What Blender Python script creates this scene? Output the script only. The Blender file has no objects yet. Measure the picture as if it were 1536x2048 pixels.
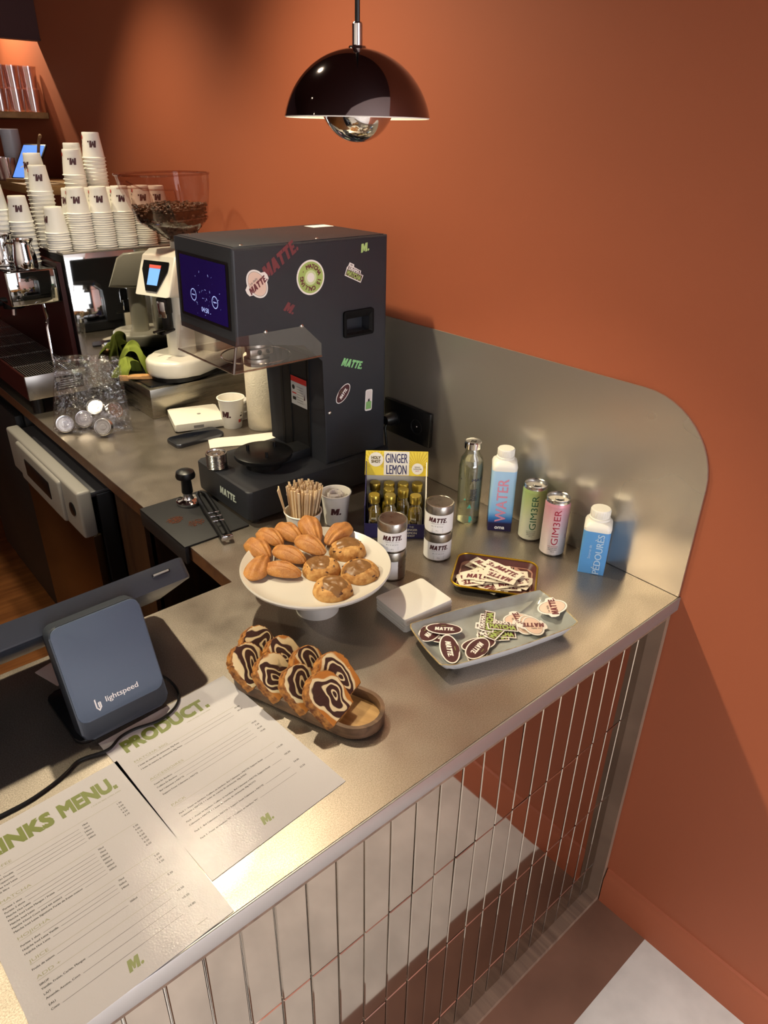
import bpy, bmesh, math, random
from mathutils import Vector, Matrix, noise
from mathutils.geometry import tessellate_polygon
scene = bpy.context.scene
C = scene.collection
PI = math.pi
H = 0.95                     # height of the counter top above the floor
# ---------------------------------------------------------------- camera
cam_d = bpy.data.cameras.new('camera')
cam = bpy.data.objects.new('camera', cam_d); C.objects.link(cam)
cam_d.sensor_fit = 'HORIZONTAL'; cam_d.sensor_width = 36.0
cam_d.lens = 1418.41 / 1536 * 36.0
cam_d.clip_start = 0.01
cam.matrix_world = Matrix(((0.756963, 0.295999, -0.582574, -1.212588), (-0.653269, 0.364206, -0.663772, -0.489632), (0.015701, 0.883028, 0.469057, 1.747628), (0.000000, 0.000000, 0.000000, 1.000000)))
scene.camera = cam
# ---------------------------------------------------------------- world, lights, exposure
world = bpy.data.worlds.new('world'); scene.world = world; world.use_nodes = True
world.node_tree.nodes['Background'].inputs[0].default_value = (0.75, 0.85, 1.0, 1)
world.node_tree.nodes['Background'].inputs[1].default_value = 0.05
scene.view_settings.view_transform = 'Standard'; scene.view_settings.look = 'None'
scene.view_settings.gamma = 1.0; scene.view_settings.use_curve_mapping = False
scene.view_settings.exposure = 0.0
scene.cycles.use_denoising = True
scene.cycles.max_bounces = 10; scene.cycles.transparent_max_bounces = 24
scene.cycles.caustics_reflective = False; scene.cycles.caustics_refractive = False
scene.cycles.sample_clamp_indirect = 12.0
def spot(name, loc, tgt, watt, col, size, blend, rad):
    d = bpy.data.lights.new(name, 'SPOT'); o = bpy.data.objects.new(name, d); C.objects.link(o)
    o.location = (loc[0], loc[1], loc[2] + H)
    o.rotation_euler = (Vector(tgt) - Vector(loc)).to_track_quat('-Z', 'Y').to_euler()
    d.energy = watt; d.color = col; d.spot_size = math.radians(size); d.spot_blend = blend; d.shadow_soft_size = rad
def area(name, loc, tgt, watt, col, sx, sy):
    d = bpy.data.lights.new(name, 'AREA'); o = bpy.data.objects.new(name, d); C.objects.link(o)
    o.location = (loc[0], loc[1], loc[2] + H)
    o.rotation_euler = (Vector(tgt) - Vector(loc)).to_track_quat('-Z', 'Y').to_euler()
    d.shape = 'RECTANGLE'; d.size = sx; d.size_y = sy; d.energy = watt; d.color = col
WARM = (1.0, 0.86, 0.60)
spot('track_spot_light', (-0.57, 1.20, 1.66), (-0.56, 0.88, 0), 106, WARM, 112, 0.9, 0.03)
spot('track_spot_light', (-1.45, 1.22, 1.66), (-1.15, 0.95, 0), 34, WARM, 84, 0.5, 0.03)
spot('track_spot_light', (-2.26, 1.23, 1.66), (-1.7, 1.0, 0), 30, WARM, 84, 0.6, 0.03)
spot('track_spot_light', (-2.26, 1.20, 1.66), (-0.24, 0.34, -0.05), 100, WARM, 27, 0.6, 0.03)
spot('track_spot_light', (-0.60, 2.10, 1.66), (-0.30, 1.95, 0.2), 62, WARM, 84, 0.8, 0.03)
spot('soffit_spot_light', (-0.16, 3.45, 1.50), (-0.10, 3.2, 0.8), 60, WARM, 130, 0.5, 0.02)
for wy in (-1.6, 0.2, 2.0): spot('left_wall_fill_light', (-3.5, wy, 1.68), (-4.6, wy, 0.3), 60, (1.0, 0.88, 0.68), 110, 0.8, 0.05)  # added lamps, brighten the unseen left wall that the steel reflects
spot('shop_downlight', (-1.1, -1.75, 1.70), (-1.1, -1.70, 0), 340, (1.0, 0.97, 0.96), 78, 0.5, 0.06)
area('bounce_fill_light', (-1.7, -4.6, -0.4), (-1.4, -2.2, 1.7), 50, (0.97, 0.98, 1.0), 3.0, 0.8)  # added lamp standing in for daylight bounced up to the front ceiling
area('shop_window_daylight', (-1.3, -4.6, 0.75), (-0.9, 0.6, 0.35), 90, (0.90, 0.92, 1.0), 2.4, 2.1)
# ---------------------------------------------------------------- materials
def hx(s):
    return tuple(((c / 12.92) if c <= 0.04045 else ((c + 0.055) / 1.055) ** 2.4) for c in (int(s[i:i + 2], 16) / 255 for i in (0, 2, 4))) + (1,)
MATS = {}
def mat(name, col='808080', rough=0.5, metal=0.0, trans=0.0, ior=1.45, emit=0.0, spec=0.5, bump=0.0, bscale=200.0, coat=0.0, var=0.0, vscale=20.0, var2=None):
    if name in MATS: return MATS[name]
    m = bpy.data.materials.new(name); m.use_nodes = True; nt = m.node_tree; b = nt.nodes['Principled BSDF']
    c = hx(col)
    b.inputs['Base Color'].default_value = c; b.inputs['Roughness'].default_value = rough
    b.inputs['Metallic'].default_value = metal; b.inputs['Transmission Weight'].default_value = trans
    b.inputs['IOR'].default_value = ior; b.inputs['Specular IOR Level'].default_value = spec
    b.inputs['Coat Weight'].default_value = coat; b.inputs['Coat Roughness'].default_value = 0.08
    if emit: b.inputs['Emission Color'].default_value = c; b.inputs['Emission Strength'].default_value = emit
    if bump or var:
        tc = nt.nodes.new('ShaderNodeTexCoord')
    if bump:
        n = nt.nodes.new('ShaderNodeTexNoise'); n.inputs['Scale'].default_value = bscale; n.inputs['Detail'].default_value = 4
        bp = nt.nodes.new('ShaderNodeBump'); bp.inputs['Strength'].default_value = bump; bp.inputs['Distance'].default_value = 0.002
        nt.links.new(tc.outputs['Object'], n.inputs['Vector']); nt.links.new(n.outputs['Fac'], bp.inputs['Height']); nt.links.new(bp.outputs['Normal'], b.inputs['Normal'])
    if var:
        n = nt.nodes.new('ShaderNodeTexNoise'); n.inputs['Scale'].default_value = vscale; n.inputs['Detail'].default_value = 5
        r = nt.nodes.new('ShaderNodeValToRGB'); r.color_ramp.elements[0].position = 0.35; r.color_ramp.elements[1].position = 0.68
        d = hx(var2) if var2 else tuple(x * (1 - var) for x in c[:3]) + (1,)
        r.color_ramp.elements[0].color = d; r.color_ramp.elements[1].color = c
        nt.links.new(tc.outputs['Object'], n.inputs['Vector']); nt.links.new(n.outputs['Fac'], r.inputs['Fac']); nt.links.new(r.outputs['Color'], b.inputs['Base Color'])
    MATS[name] = m; return m
def thin_glass(name, col, gloss=0.12, rough=0.02, bump=0.0, bscale=60, edge=0.5):
    # clear thin wall: see-through with a mirror-like sheen that grows at grazing angles
    m = bpy.data.materials.new(name); m.use_nodes = True; nt = m.node_tree; nt.nodes.clear()
    o = nt.nodes.new('ShaderNodeOutputMaterial'); mx = nt.nodes.new('ShaderNodeMixShader')
    t = nt.nodes.new('ShaderNodeBsdfTransparent'); t.inputs[0].default_value = hx(col)
    g = nt.nodes.new('ShaderNodeBsdfGlossy'); g.inputs['Roughness'].default_value = rough; g.inputs['Color'].default_value = (0.95, 0.95, 0.95, 1)
    lw = nt.nodes.new('ShaderNodeLayerWeight'); lw.inputs['Blend'].default_value = 0.25
    mr = nt.nodes.new('ShaderNodeMapRange'); mr.inputs['To Min'].default_value = gloss; mr.inputs['To Max'].default_value = edge
    nt.links.new(lw.outputs['Facing'], mr.inputs['Value']); nt.links.new(mr.outputs['Result'], mx.inputs['Fac'])
    nt.links.new(t.outputs[0], mx.inputs[1]); nt.links.new(g.outputs[0], mx.inputs[2]); nt.links.new(mx.outputs[0], o.inputs[0])
    if bump:
        tc = nt.nodes.new('ShaderNodeTexCoord'); n = nt.nodes.new('ShaderNodeTexNoise'); n.inputs['Scale'].default_value = bscale; n.inputs['Detail'].default_value = 3
        n.inputs['Distortion'].default_value = 1.0
        bp = nt.nodes.new('ShaderNodeBump'); bp.inputs['Strength'].default_value = bump; bp.inputs['Distance'].default_value = 0.01
        nt.links.new(tc.outputs['Object'], n.inputs['Vector']); nt.links.new(n.outputs['Fac'], bp.inputs['Height']); nt.links.new(bp.outputs['Normal'], g.inputs['Normal']); nt.links.new(bp.outputs['Normal'], lw.inputs['Normal'])
    MATS[name] = m; return m
def steel_sheet(name, col, r0, r1, scale, bump, stretch=(1, 1, 1), metal=1.0, grain=0.0):
    m = mat(name, col, 0.35, metal); nt = m.node_tree; b = nt.nodes['Principled BSDF']
    tc = nt.nodes.new('ShaderNodeTexCoord'); mp = nt.nodes.new('ShaderNodeMapping'); mp.inputs['Scale'].default_value = stretch
    n = nt.nodes.new('ShaderNodeTexNoise'); n.inputs['Scale'].default_value = scale; n.inputs['Detail'].default_value = 2
    n2 = nt.nodes.new('ShaderNodeTexNoise'); n2.inputs['Scale'].default_value = 900; n2.inputs['Detail'].default_value = 2
    mr = nt.nodes.new('ShaderNodeMapRange'); mr.inputs['From Min'].default_value = 0.3; mr.inputs['From Max'].default_value = 0.7; mr.inputs['To Min'].default_value = r0; mr.inputs['To Max'].default_value = r1
    bp = nt.nodes.new('ShaderNodeBump'); bp.inputs['Strength'].default_value = bump; bp.inputs['Distance'].default_value = 0.001
    L = nt.links.new
    if grain:
        n3 = nt.nodes.new('ShaderNodeTexNoise'); n3.inputs['Scale'].default_value = 560; n3.inputs['Detail'].default_value = 3
        r3 = nt.nodes.new('ShaderNodeValToRGB'); c = hx(col); e = r3.color_ramp.elements; e[0].position = 0.36; e[1].position = 0.64
        e[0].color = tuple(x * (1 - grain) for x in c[:3]) + (1,); e[1].color = tuple(min(1, x * (1 + grain)) for x in c[:3]) + (1,)
        L(tc.outputs['Object'], n3.inputs['Vector']); L(n3.outputs['Fac'], r3.inputs['Fac']); L(r3.outputs['Color'], b.inputs['Base Color'])
    L(tc.outputs['Object'], mp.inputs['Vector']); L(mp.outputs['Vector'], n.inputs['Vector']); L(mp.outputs['Vector'], n2.inputs['Vector'])
    L(n.outputs['Fac'], mr.inputs['Value']); L(mr.outputs['Result'], b.inputs['Roughness']); L(n2.outputs['Fac'], bp.inputs['Height']); L(bp.outputs['Normal'], b.inputs['Normal'])
    return m
def grad(name, stops, rough=0.4, metal=0.0):
    # print that changes colour with height, stops are (height in metres, colour)
    m = mat(name, stops[0][1], rough, metal); nt = m.node_tree; b = nt.nodes['Principled BSDF']; L = nt.links.new
    tc = nt.nodes.new('ShaderNodeTexCoord'); sp = nt.nodes.new('ShaderNodeSeparateXYZ'); mr = nt.nodes.new('ShaderNodeMapRange'); r = nt.nodes.new('ShaderNodeValToRGB')
    z0, z1 = stops[0][0], stops[-1][0]; mr.inputs['From Min'].default_value = z0; mr.inputs['From Max'].default_value = z1
    e = r.color_ramp.elements; e[0].position = 0; e[0].color = hx(stops[0][1]); e[1].position = 1; e[1].color = hx(stops[-1][1])
    for z, c in stops[1:-1]: k = e.new((z - z0) / (z1 - z0)); k.color = hx(c)
    L(tc.outputs['Object'], sp.inputs[0]); L(sp.outputs['Z'], mr.inputs['Value']); L(mr.outputs['Result'], r.inputs['Fac']); L(r.outputs['Color'], b.inputs['Base Color']); return m
def smooth(pts, n=6):
    P = [Vector(p) for p in pts]; P = [P[0] * 2 - P[1]] + P + [P[-1] * 2 - P[-2]]; out = []
    for a, b, c, d in zip(P, P[1:], P[2:], P[3:]):
        for k in range(n):
            t = k / n; out.append(0.5 * ((2 * b) + (c - a) * t + (2 * a - 5 * b + 4 * c - d) * t * t + (3 * b - a - 3 * c + d) * t ** 3))
    return out + [P[-2]]
def wood(name, c1, c2, rough=0.45, scale=(3, 40, 40), dist=3.0):
    m = mat(name, c1, rough); nt = m.node_tree; b = nt.nodes['Principled BSDF']
    tc = nt.nodes.new('ShaderNodeTexCoord'); mp = nt.nodes.new('ShaderNodeMapping'); mp.inputs['Scale'].default_value = scale
    n = nt.nodes.new('ShaderNodeTexNoise'); n.inputs['Scale'].default_value = 1.0; n.inputs['Detail'].default_value = 6; n.inputs['Distortion'].default_value = dist * 0.2
    r = nt.nodes.new('ShaderNodeValToRGB'); r.color_ramp.elements[0].position = 0.3; r.color_ramp.elements[1].position = 0.7
    r.color_ramp.elements[0].color = hx(c1); r.color_ramp.elements[1].color = hx(c2)
    L = nt.links.new
    L(tc.outputs['Object'], mp.inputs['Vector']); L(mp.outputs['Vector'], n.inputs['Vector']); L(n.outputs['Fac'], r.inputs['Fac']); L(r.outputs['Color'], b.inputs['Base Color'])
    return m
# ---------------------------------------------------------------- mesh builder
_TXT = {}
def text_mesh(s, bold=0.0):
    k = (s, bold)
    if k not in _TXT:
        c = bpy.data.curves.new('tmp_text', 'FONT'); c.body = s; c.resolution_u = 3
        o = bpy.data.objects.new('tmp_text', c); C.objects.link(o)
        dg = bpy.context.evaluated_depsgraph_get(); dg.update()
        me = bpy.data.meshes.new_from_object(o.evaluated_get(dg))
        v = [(p.co.x, p.co.y) for p in me.vertices]; f = [tuple(p.vertices) for p in me.polygons]
        if bold:   # heavier strokes: the same outlines struck again a little to each side
            v0, f0, n0 = v, f, len(v); v, f = [], []
            offs = [(-bold, 0), (bold, 0)] if bold < 0.03 else [(-bold, -bold), (bold, -bold), (-bold, bold), (bold, bold), (0, 0)]
            for k, (dx, dy) in enumerate(offs): v += [(p[0] + dx, p[1] + dy) for p in v0]; f += [tuple(i + k * n0 for i in q) for q in f0]
        w = max([p[0] for p in v] or [0]); x0 = min([p[0] for p in v] or [0])
        bpy.data.objects.remove(o); bpy.data.curves.remove(c); bpy.data.meshes.remove(me)
        _TXT[k] = (v, f, x0, w, n0 if bold else max(1, len(v)))
    return _TXT[k]
GL = {'M': (1.0, [(0, 0), (0, 1), (.36, 1), (.5, .6), (.64, 1), (1, 1), (1, 0), (.69, 0), (.69, .5), (.58, .1), (.42, .1), (.31, .5), (.31, 0)]),
      'A': (.92, [(0, 0), (.27, 1), (.65, 1), (.92, 0), (.61, 0), (.57, .16), (.35, .16), (.31, 0)]),
      'T': (.78, [(0, .72), (0, 1), (.78, 1), (.78, .72), (.55, .72), (.55, 0), (.23, 0), (.23, .72)]),
      'E': (.62, [(0, 0), (0, 1), (.62, 1), (.62, .77), (.31, .77), (.31, .62), (.57, .62), (.57, .4), (.31, .4), (.31, .23), (.62, .23), (.62, 0)]),
      '.': (.28, [(.14 + .14 * math.cos(k * PI / 5), .14 + .14 * math.sin(k * PI / 5)) for k in range(10)])}
class MB:
    def __init__(s): s.v = []; s.f = []; s.m = []; s.mats = []
    def add(s, vs, fs, m, M=None):
        if m not in s.mats: s.mats.append(m)
        i = s.mats.index(m); b = len(s.v)
        s.v += [(M @ Vector(v)) if M is not None else Vector(v) for v in vs]
        s.f += [tuple(b + k for k in f) for f in fs]; s.m += [i] * len(fs)
        return s
    def addbm(s, bm, m, M=None):
        bm.verts.index_update()
        s.add([v.co.copy() for v in bm.verts], [tuple(v.index for v in f.verts) for f in bm.faces], m, M); bm.free(); return s
    def box(s, c, d, m, bev=0.0, seg=2, M=None):
        bm = bmesh.new(); bmesh.ops.create_cube(bm, size=1.0)
        for v in bm.verts: v.co = Vector((v.co.x * d[0] + c[0], v.co.y * d[1] + c[1], v.co.z * d[2] + c[2]))
        if bev: bmesh.ops.bevel(bm, geom=bm.edges[:], offset=bev, segments=seg, affect='EDGES', profile=0.5)
        return s.addbm(bm, m, M)
    def span(s, x0, x1, y0, y1, z0, z1, m, bev=0.0, seg=2, M=None):
        return s.box(((x0 + x1) / 2, (y0 + y1) / 2, (z0 + z1) / 2), (abs(x1 - x0), abs(y1 - y0), abs(z1 - z0)), m, bev, seg, M)
    def prism(s, poly, z0, z1, m, M=None, bev=0.0, seg=2, top=None):
        bm = bmesh.new(); n = len(poly)
        a = [bm.verts.new((p[0], p[1], z0)) for p in poly]; b = [bm.verts.new((p[0], p[1], z1)) for p in poly]
        bm.faces.new(a[::-1]); ft = bm.faces.new(b)
        for i in range(n): bm.faces.new((a[i], a[(i + 1) % n], b[(i + 1) % n], b[i]))
        if bev: bmesh.ops.bevel(bm, geom=[e for e in bm.edges if abs(e.verts[0].co.z - e.verts[1].co.z) < 1e-7], offset=bev, segments=seg, affect='EDGES', profile=0.5)
        return s.addbm(bm, m, M)
    def flat(s, poly, m, fm):
        tri = tessellate_polygon([[Vector((p[0], p[1], 0)) for p in poly]])
        vs = [fm(p[0], p[1]) for p in poly]; fs = []
        for t in tri:
            a, b, c = (Vector((poly[i][0], poly[i][1])) for i in t)
            fs.append(t if (b - a).cross(c - a) > 0 else t[::-1])
        return s.add(vs, fs, m)
    def lathe(s, prof, m, seg=32, c=(0, 0, 0), M=None, sx=1.0, sy=1.0):
        vs = []; fs = []; idx = []
        for r, z in prof:
            if r < 1e-6: idx.append([len(vs)]); vs.append((c[0], c[1], c[2] + z))
            else:
                idx.append(list(range(len(vs), len(vs) + seg)))
                vs += [(c[0] + sx * r * math.cos(2 * PI * k / seg), c[1] + sy * r * math.sin(2 * PI * k / seg), c[2] + z) for k in range(seg)]
        for a, b in zip(idx, idx[1:]):
            for k in range(seg):
                k2 = (k + 1) % seg
                if len(a) == 1 and len(b) == 1: continue
                if len(a) == 1: fs.append((a[0], b[k2], b[k]))
                elif len(b) == 1: fs.append((a[k], a[k2], b[0]))
                else: fs.append((a[k], a[k2], b[k2], b[k]))
        return s.add(vs, fs, m, M)
    def cyl(s, c, r, h, m, seg=32, bev=0.0, M=None):
        b = bev
        pr = [(0, 0), (r - b, 0), (r, b), (r, h - b), (r - b, h), (0, h)] if b else [(0, 0), (r, 0), (r, h), (0, h)]
        return s.lathe(pr, m, seg, c, M)
    def tube(s, pts, r, m, seg=8, M=None):
        pts = [Vector(p) for p in pts]; vs = []; fs = []; n = len(pts)
        up = Vector((0, 0, 1)); prev = None
        for i, p in enumerate(pts):
            t = (pts[min(i + 1, n - 1)] - pts[max(i - 1, 0)]).normalized()
            if prev is None:
                u = t.cross(up)
                if u.length < 1e-3: u = t.cross(Vector((1, 0, 0)))
            else: u = prev - t * prev.dot(t)
            u.normalize(); w = t.cross(u); prev = u
            rr = r[i] if isinstance(r, (list, tuple)) else r
            vs += [p + rr * (math.cos(2 * PI * k / seg) * u + math.sin(2 * PI * k / seg) * w) for k in range(seg)]
        for i in range(n - 1):
            for k in range(seg):
                k2 = (k + 1) % seg; fs.append((i * seg + k2, i * seg + k, (i + 1) * seg + k, (i + 1) * seg + k2))
        fs.append(tuple(range(seg))); fs.append(tuple((n - 1) * seg + k for k in reversed(range(seg))))
        return s.add(vs, fs, m, M)
    def ball(s, c, r, m, seg=16, rings=10, M=None):
        r = r if isinstance(r, (tuple, list)) else (r, r, r)
        vs = [(c[0], c[1], c[2] - r[2])]; fs = []
        for i in range(1, rings):
            a = -PI / 2 + PI * i / rings
            vs += [(c[0] + r[0] * math.cos(a) * math.cos(2 * PI * k / seg), c[1] + r[1] * math.cos(a) * math.sin(2 * PI * k / seg), c[2] + r[2] * math.sin(a)) for k in range(seg)]
        vs.append((c[0], c[1], c[2] + r[2])); t = len(vs) - 1
        for k in range(seg):
            k2 = (k + 1) % seg
            fs.append((0, 1 + k2, 1 + k)); fs.append((t, 1 + (rings - 2) * seg + k, 1 + (rings - 2) * seg + k2))
            for i in range(rings - 2): fs.append((1 + i * seg + k, 1 + i * seg + k2, 1 + (i + 1) * seg + k2, 1 + (i + 1) * seg + k))
        return s.add(vs, fs, m, M)
    def grid(s, fn, nu, nv, m, close=False, M=None):
        vs = [fn(i / nu, j / nv) for j in range(nv + 1) for i in range(nu if close else nu + 1)]; w = nu if close else nu + 1
        fs = [(j * w + i, j * w + (i + 1) % w, (j + 1) * w + (i + 1) % w, (j + 1) * w + i) for j in range(nv) for i in range(nu)]
        return s.add(vs, fs, m, M)
    def text(s, t, h, m, fm, align='l', w=None, bold=0.0, shear=0.0, sx=1.0, cuts=0):
        v, f, x0, x1, nv = text_mesh(t, bold)
        if not v: return s
        if cuts:   # slice tall strokes so that they can bend round a can
            bm = bmesh.new(); bv = [bm.verts.new((p[0], p[1], 0)) for p in v]
            for q in f:
                try: bm.faces.new([bv[i] for i in q])
                except ValueError: pass
            for k in range(1, cuts): bmesh.ops.bisect_plane(bm, geom=bm.verts[:] + bm.edges[:] + bm.faces[:], plane_co=(0, 0.7 * k / cuts, 0), plane_no=(0, 1, 0))
            bm.verts.index_update(); v = [(q.co.x, q.co.y) for q in bm.verts]; f = [tuple(q.index for q in g.verts) for g in bm.faces]; bm.free(); nv = len(v)
        k = h / 0.7; kx = k * sx if w is None else w / max(x1 - x0, 1e-6)
        off = 0.0 if align == 'l' else (-(x1 - x0) / 2 if align == 'c' else -(x1 - x0))
        def pt(i, p):
            x, y = (p[0] - x0 + off) * kx + shear * p[1] * k, p[1] * k; q = fm(x, y); c = i // nv
            if c: q = q + (fm(x + 1e-3, y) - q).cross(fm(x, y + 1e-3) - q).normalized() * (4e-5 * c)   # strokes lie one over another
            return q
        return s.add([pt(i, p) for i, p in enumerate(v)], f, m)
    def brand(s, t, h, m, fm, align='c', shear=0.22, gap=0.06, w=None):
        W = sum(GL[c][0] for c in t) + gap * (len(t) - 1); kx = h if w is None else w / W
        x = 0 if align == 'l' else -W / 2
        for c in t:
            s.flat([((x + p[0]) * kx + shear * p[1] * h, p[1] * h) for p in GL[c][1]], m, fm)
            x += GL[c][0] + gap
        return s
    def build(s, name, parent=None, label=None, sharp=35):
        me = bpy.data.meshes.new(name); me.from_pydata([tuple(v) for v in s.v], [], s.f)
        for m in s.mats: me.materials.append(m)
        me.polygons.foreach_set('material_index', s.m)
        me.polygons.foreach_set('use_smooth', [True] * len(me.polygons)); me.update()
        me.set_sharp_from_angle(angle=math.radians(sharp))
        o = bpy.data.objects.new(name, me); C.objects.link(o)
        if parent is not None: o.parent = parent
        if label: o['label'] = label
        return o
def plane_map(o, ex, ey):
    o, ex, ey = Vector(o), Vector(ex), Vector(ey)
    return lambda x, y: o + ex * x + ey * y
def rot_map(fm, a, cx=0, cy=0):
    c, q = math.cos(a), math.sin(a)
    return lambda x, y: fm(cx + c * x - q * y, cy + q * x + c * y)
def cyl_map(r, a0, z0, vertical=False):
    # lettering bent round an upright cylinder at the origin, centred on angle a0
    if vertical: return lambda x, y: Vector((r * math.cos(a0 - y / r), r * math.sin(a0 - y / r), z0 + x))
    return lambda x, y: Vector((r * math.cos(a0 + x / r), r * math.sin(a0 + x / r), z0 + y))
def rrect(w, h, r, n=5, cx=0, cy=0):
    out = []
    for sx, sy, a in ((1, 1, 0), (-1, 1, 90), (-1, -1, 180), (1, -1, 270)):
        for k in range(n + 1):
            t = math.radians(a + 90 * k / n); out.append((cx + sx * (w / 2 - r) + r * math.cos(t), cy + sy * (h / 2 - r) + r * math.sin(t)))
    return out
def ell(a, b, n=28, cx=0, cy=0):
    return [(cx + a * math.cos(2 * PI * k / n), cy + b * math.sin(2 * PI * k / n)) for k in range(n)]
def tag(o, label, cat, group=None, kind=None):
    o['label'] = label; o['category'] = cat
    if group: o['group'] = group
    if kind: o['kind'] = kind
    return o
def thing(name, label, cat, loc=(0, 0, 0), rz=0.0, group=None):
    o = bpy.data.objects.new(name, None); C.objects.link(o); o.empty_display_size = 0.02
    o.location = (loc[0], loc[1], loc[2] + H); o.rotation_euler = (0, 0, rz)
    return tag(o, label, cat, group)
def solo(mb, name, label, cat, loc=(0, 0, 0), rz=0.0, group=None, kind=None, rot=None):
    o = mb.build(name); o.location = (loc[0], loc[1], loc[2] + H); o.rotation_euler = rot or (0, 0, rz)
    return tag(o, label, cat, group, kind)
def struct(mb, name):
    o = mb.build(name); o.location = (0, 0, H); o['kind'] = 'structure'; return o
def dup(r, loc, rz=0.0, label=None, group=None, rot=None):
    c = r.copy(); C.objects.link(c); c.location = (loc[0], loc[1], loc[2] + H); c.rotation_euler = rot or (0, 0, rz)
    if label: c['label'] = label
    if group: c['group'] = group
    for ch in list(r.children):
        d = ch.copy(); C.objects.link(d); d.parent = c
        for g in list(ch.children):
            e = g.copy(); C.objects.link(e); e.parent = d
    return c
rnd = random.Random(7)
# shared materials
BROWN = mat('brand_brown', '4a2427', 0.5); GREEN = mat('brand_green', '8c9c48', 0.5); INK = mat('ink_black', '1c1a1a', 0.5)
WHITE = mat('paper_white', 'f3efe8', 0.55); CUPW = mat('cup_paper', 'f2eee4', 0.5, bump=0.03, bscale=300)
CHROME = mat('chrome', 'e6e6e8', 0.06, 1.0); BLACK = mat('black_plastic', '0c0c0e', 0.35); BLACKM = mat('black_matte', '101013', 0.55)
STEEL = steel_sheet('brushed_steel', 'a29d96', 0.25, 0.4, 8, 0.05)
# ================================================================ the setting
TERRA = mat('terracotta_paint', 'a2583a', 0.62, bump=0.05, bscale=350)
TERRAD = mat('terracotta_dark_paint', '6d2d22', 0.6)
MAROON = mat('maroon_ceiling_paint', '3a1714', 0.7)
OFFW = mat('offwhite_plaster', 'e6e3de', 0.8)
CONC = mat('pale_concrete', 'd3cdc3', 0.45, var=0.22, vscale=9, bump=0.05, bscale=80)
BRNF = mat('brown_resin_floor', '7c5a49', 0.4, var=0.25, vscale=7)
WOODF = wood('wooden_floor_boards', '5b3418', '80502a', 0.45, (2, 30, 30))
FX, BX, FY, BY, CZ = -4.6, 0.0, -5.0, 4.3, 1.75
m = MB(); m.span(0, 0.12, FY, BY, -H, CZ, TERRA); struct(m, 'wall_right')
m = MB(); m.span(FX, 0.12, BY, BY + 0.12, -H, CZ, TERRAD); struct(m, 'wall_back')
m = MB(); m.span(FX - 0.12, FX, FY, BY, -H, CZ, OFFW); struct(m, 'wall_left')
m = MB()
m.span(FX, -3.4, FY - 0.12, FY, -H, CZ, OFFW); m.span(0.0, 0.12, FY - 0.12, FY, -H, CZ, OFFW)
m.span(-3.4, 0.0, FY - 0.12, FY, 1.55, CZ, OFFW); m.span(-3.4, 0.0, FY - 0.12, FY, -H, -0.55, OFFW); struct(m, 'wall_front')
m = MB()
for x in (-3.4, -2.27, -1.13, -0.04): m.span(x, x + 0.04, FY - 0.08, FY - 0.02, -0.55, 1.55, BLACKM)
m.span(-3.4, 0, FY - 0.08, FY - 0.02, -0.55, -0.5, BLACKM); m.span(-3.4, 0, FY - 0.08, FY - 0.02, 1.5, 1.55, BLACKM); struct(m, 'window_1')
m = MB(); m.span(FX, 0.12, -0.45, BY, CZ, CZ + 0.1, MAROON); m.span(FX, 0.12, FY, -0.45, CZ, CZ + 0.1, OFFW); struct(m, 'ceiling')
m = MB()
m.span(FX, 0, FY, -0.131, -H - 0.05, -H, CONC); m.span(FX, 0, -0.131, 0.3, -H - 0.05, -H, BRNF); m.span(FX, 0, 0.3, BY, -H - 0.05, -H, WOODF); struct(m, 'floor')
m = MB(); m.prism([(0, -H), (-0.014, -H), (-0.014, -0.865), (-0.009, -0.853), (-0.006, -0.838), (0, -0.835)], FY + 0.01, 0.003, TERRA, M=Matrix(((1, 0, 0, 0), (0, 0, 1, 0), (0, 1, 0, 0), (0, 0, 0, 1)))); struct(m, 'baseboard_right')
# dropped soffit at the far end, open behind its front board, lit from inside
m = MB(); m.span(-2.6, -0.001, 3.10, 3.14, 1.128, CZ - 0.001, MAROON); m.span(-2.6, -0.001, 3.095, 3.145, 1.12, 1.128, MAROON); struct(m, 'trim_1')
# ================================================================ worktop, splash plate, counter body
ZINC = steel_sheet('zinc_sheet', '9b9186', 0.31, 0.42, 14, 0.13, metal=0.88, grain=0.22)
SPL = steel_sheet('splash_steel', 'd0c7ba', 0.26, 0.29, 2, 0.0, metal=0.80)
LAM = wood('grey_brown_laminate', '6a5547', '8a7260', 0.5, (60, 4, 4))
DKW = wood('dark_walnut_board', '2c1c14', '45301f', 0.45, (30, 30, 3))
ST_EDGE = mat('edge_steel', 'b9b8b8', 0.42, 0.85)
Lp = [(-2.0, 0), (0, 0), (0, 2.95), (-0.655, 2.95), (-0.655, 0.605), (-2.0, 0.605)]
t = thing('worktop', 'L-shaped brushed steel worktop carrying the cakes, drinks and machines', 'countertop', (-0.6, 0.3, -0.035))
def part(mb, name, root, label=None):
    o = mb.build(name, root, label); L = root.location; o.location = (-L.x, -L.y, -(L.z - H)); return o
part(MB().prism(Lp, -0.003, 0, ZINC), 'steel_top', t)
part(MB().prism([(p[0] if p[0] > -1.9 else -1.99, max(p[1], 0.002)) for p in Lp], -0.035, -0.003, wood('worktop_board', '4b3020', '5f4029', 0.5, (4, 40, 40))), 'board', t, 'brown wooden board under the steel')
part(MB().span(-2.0, 0, -0.004, 0.0, -0.031, 0.0, ST_EDGE, 0.0015), 'edge_strip', t, 'pale folded steel edge')
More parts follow.
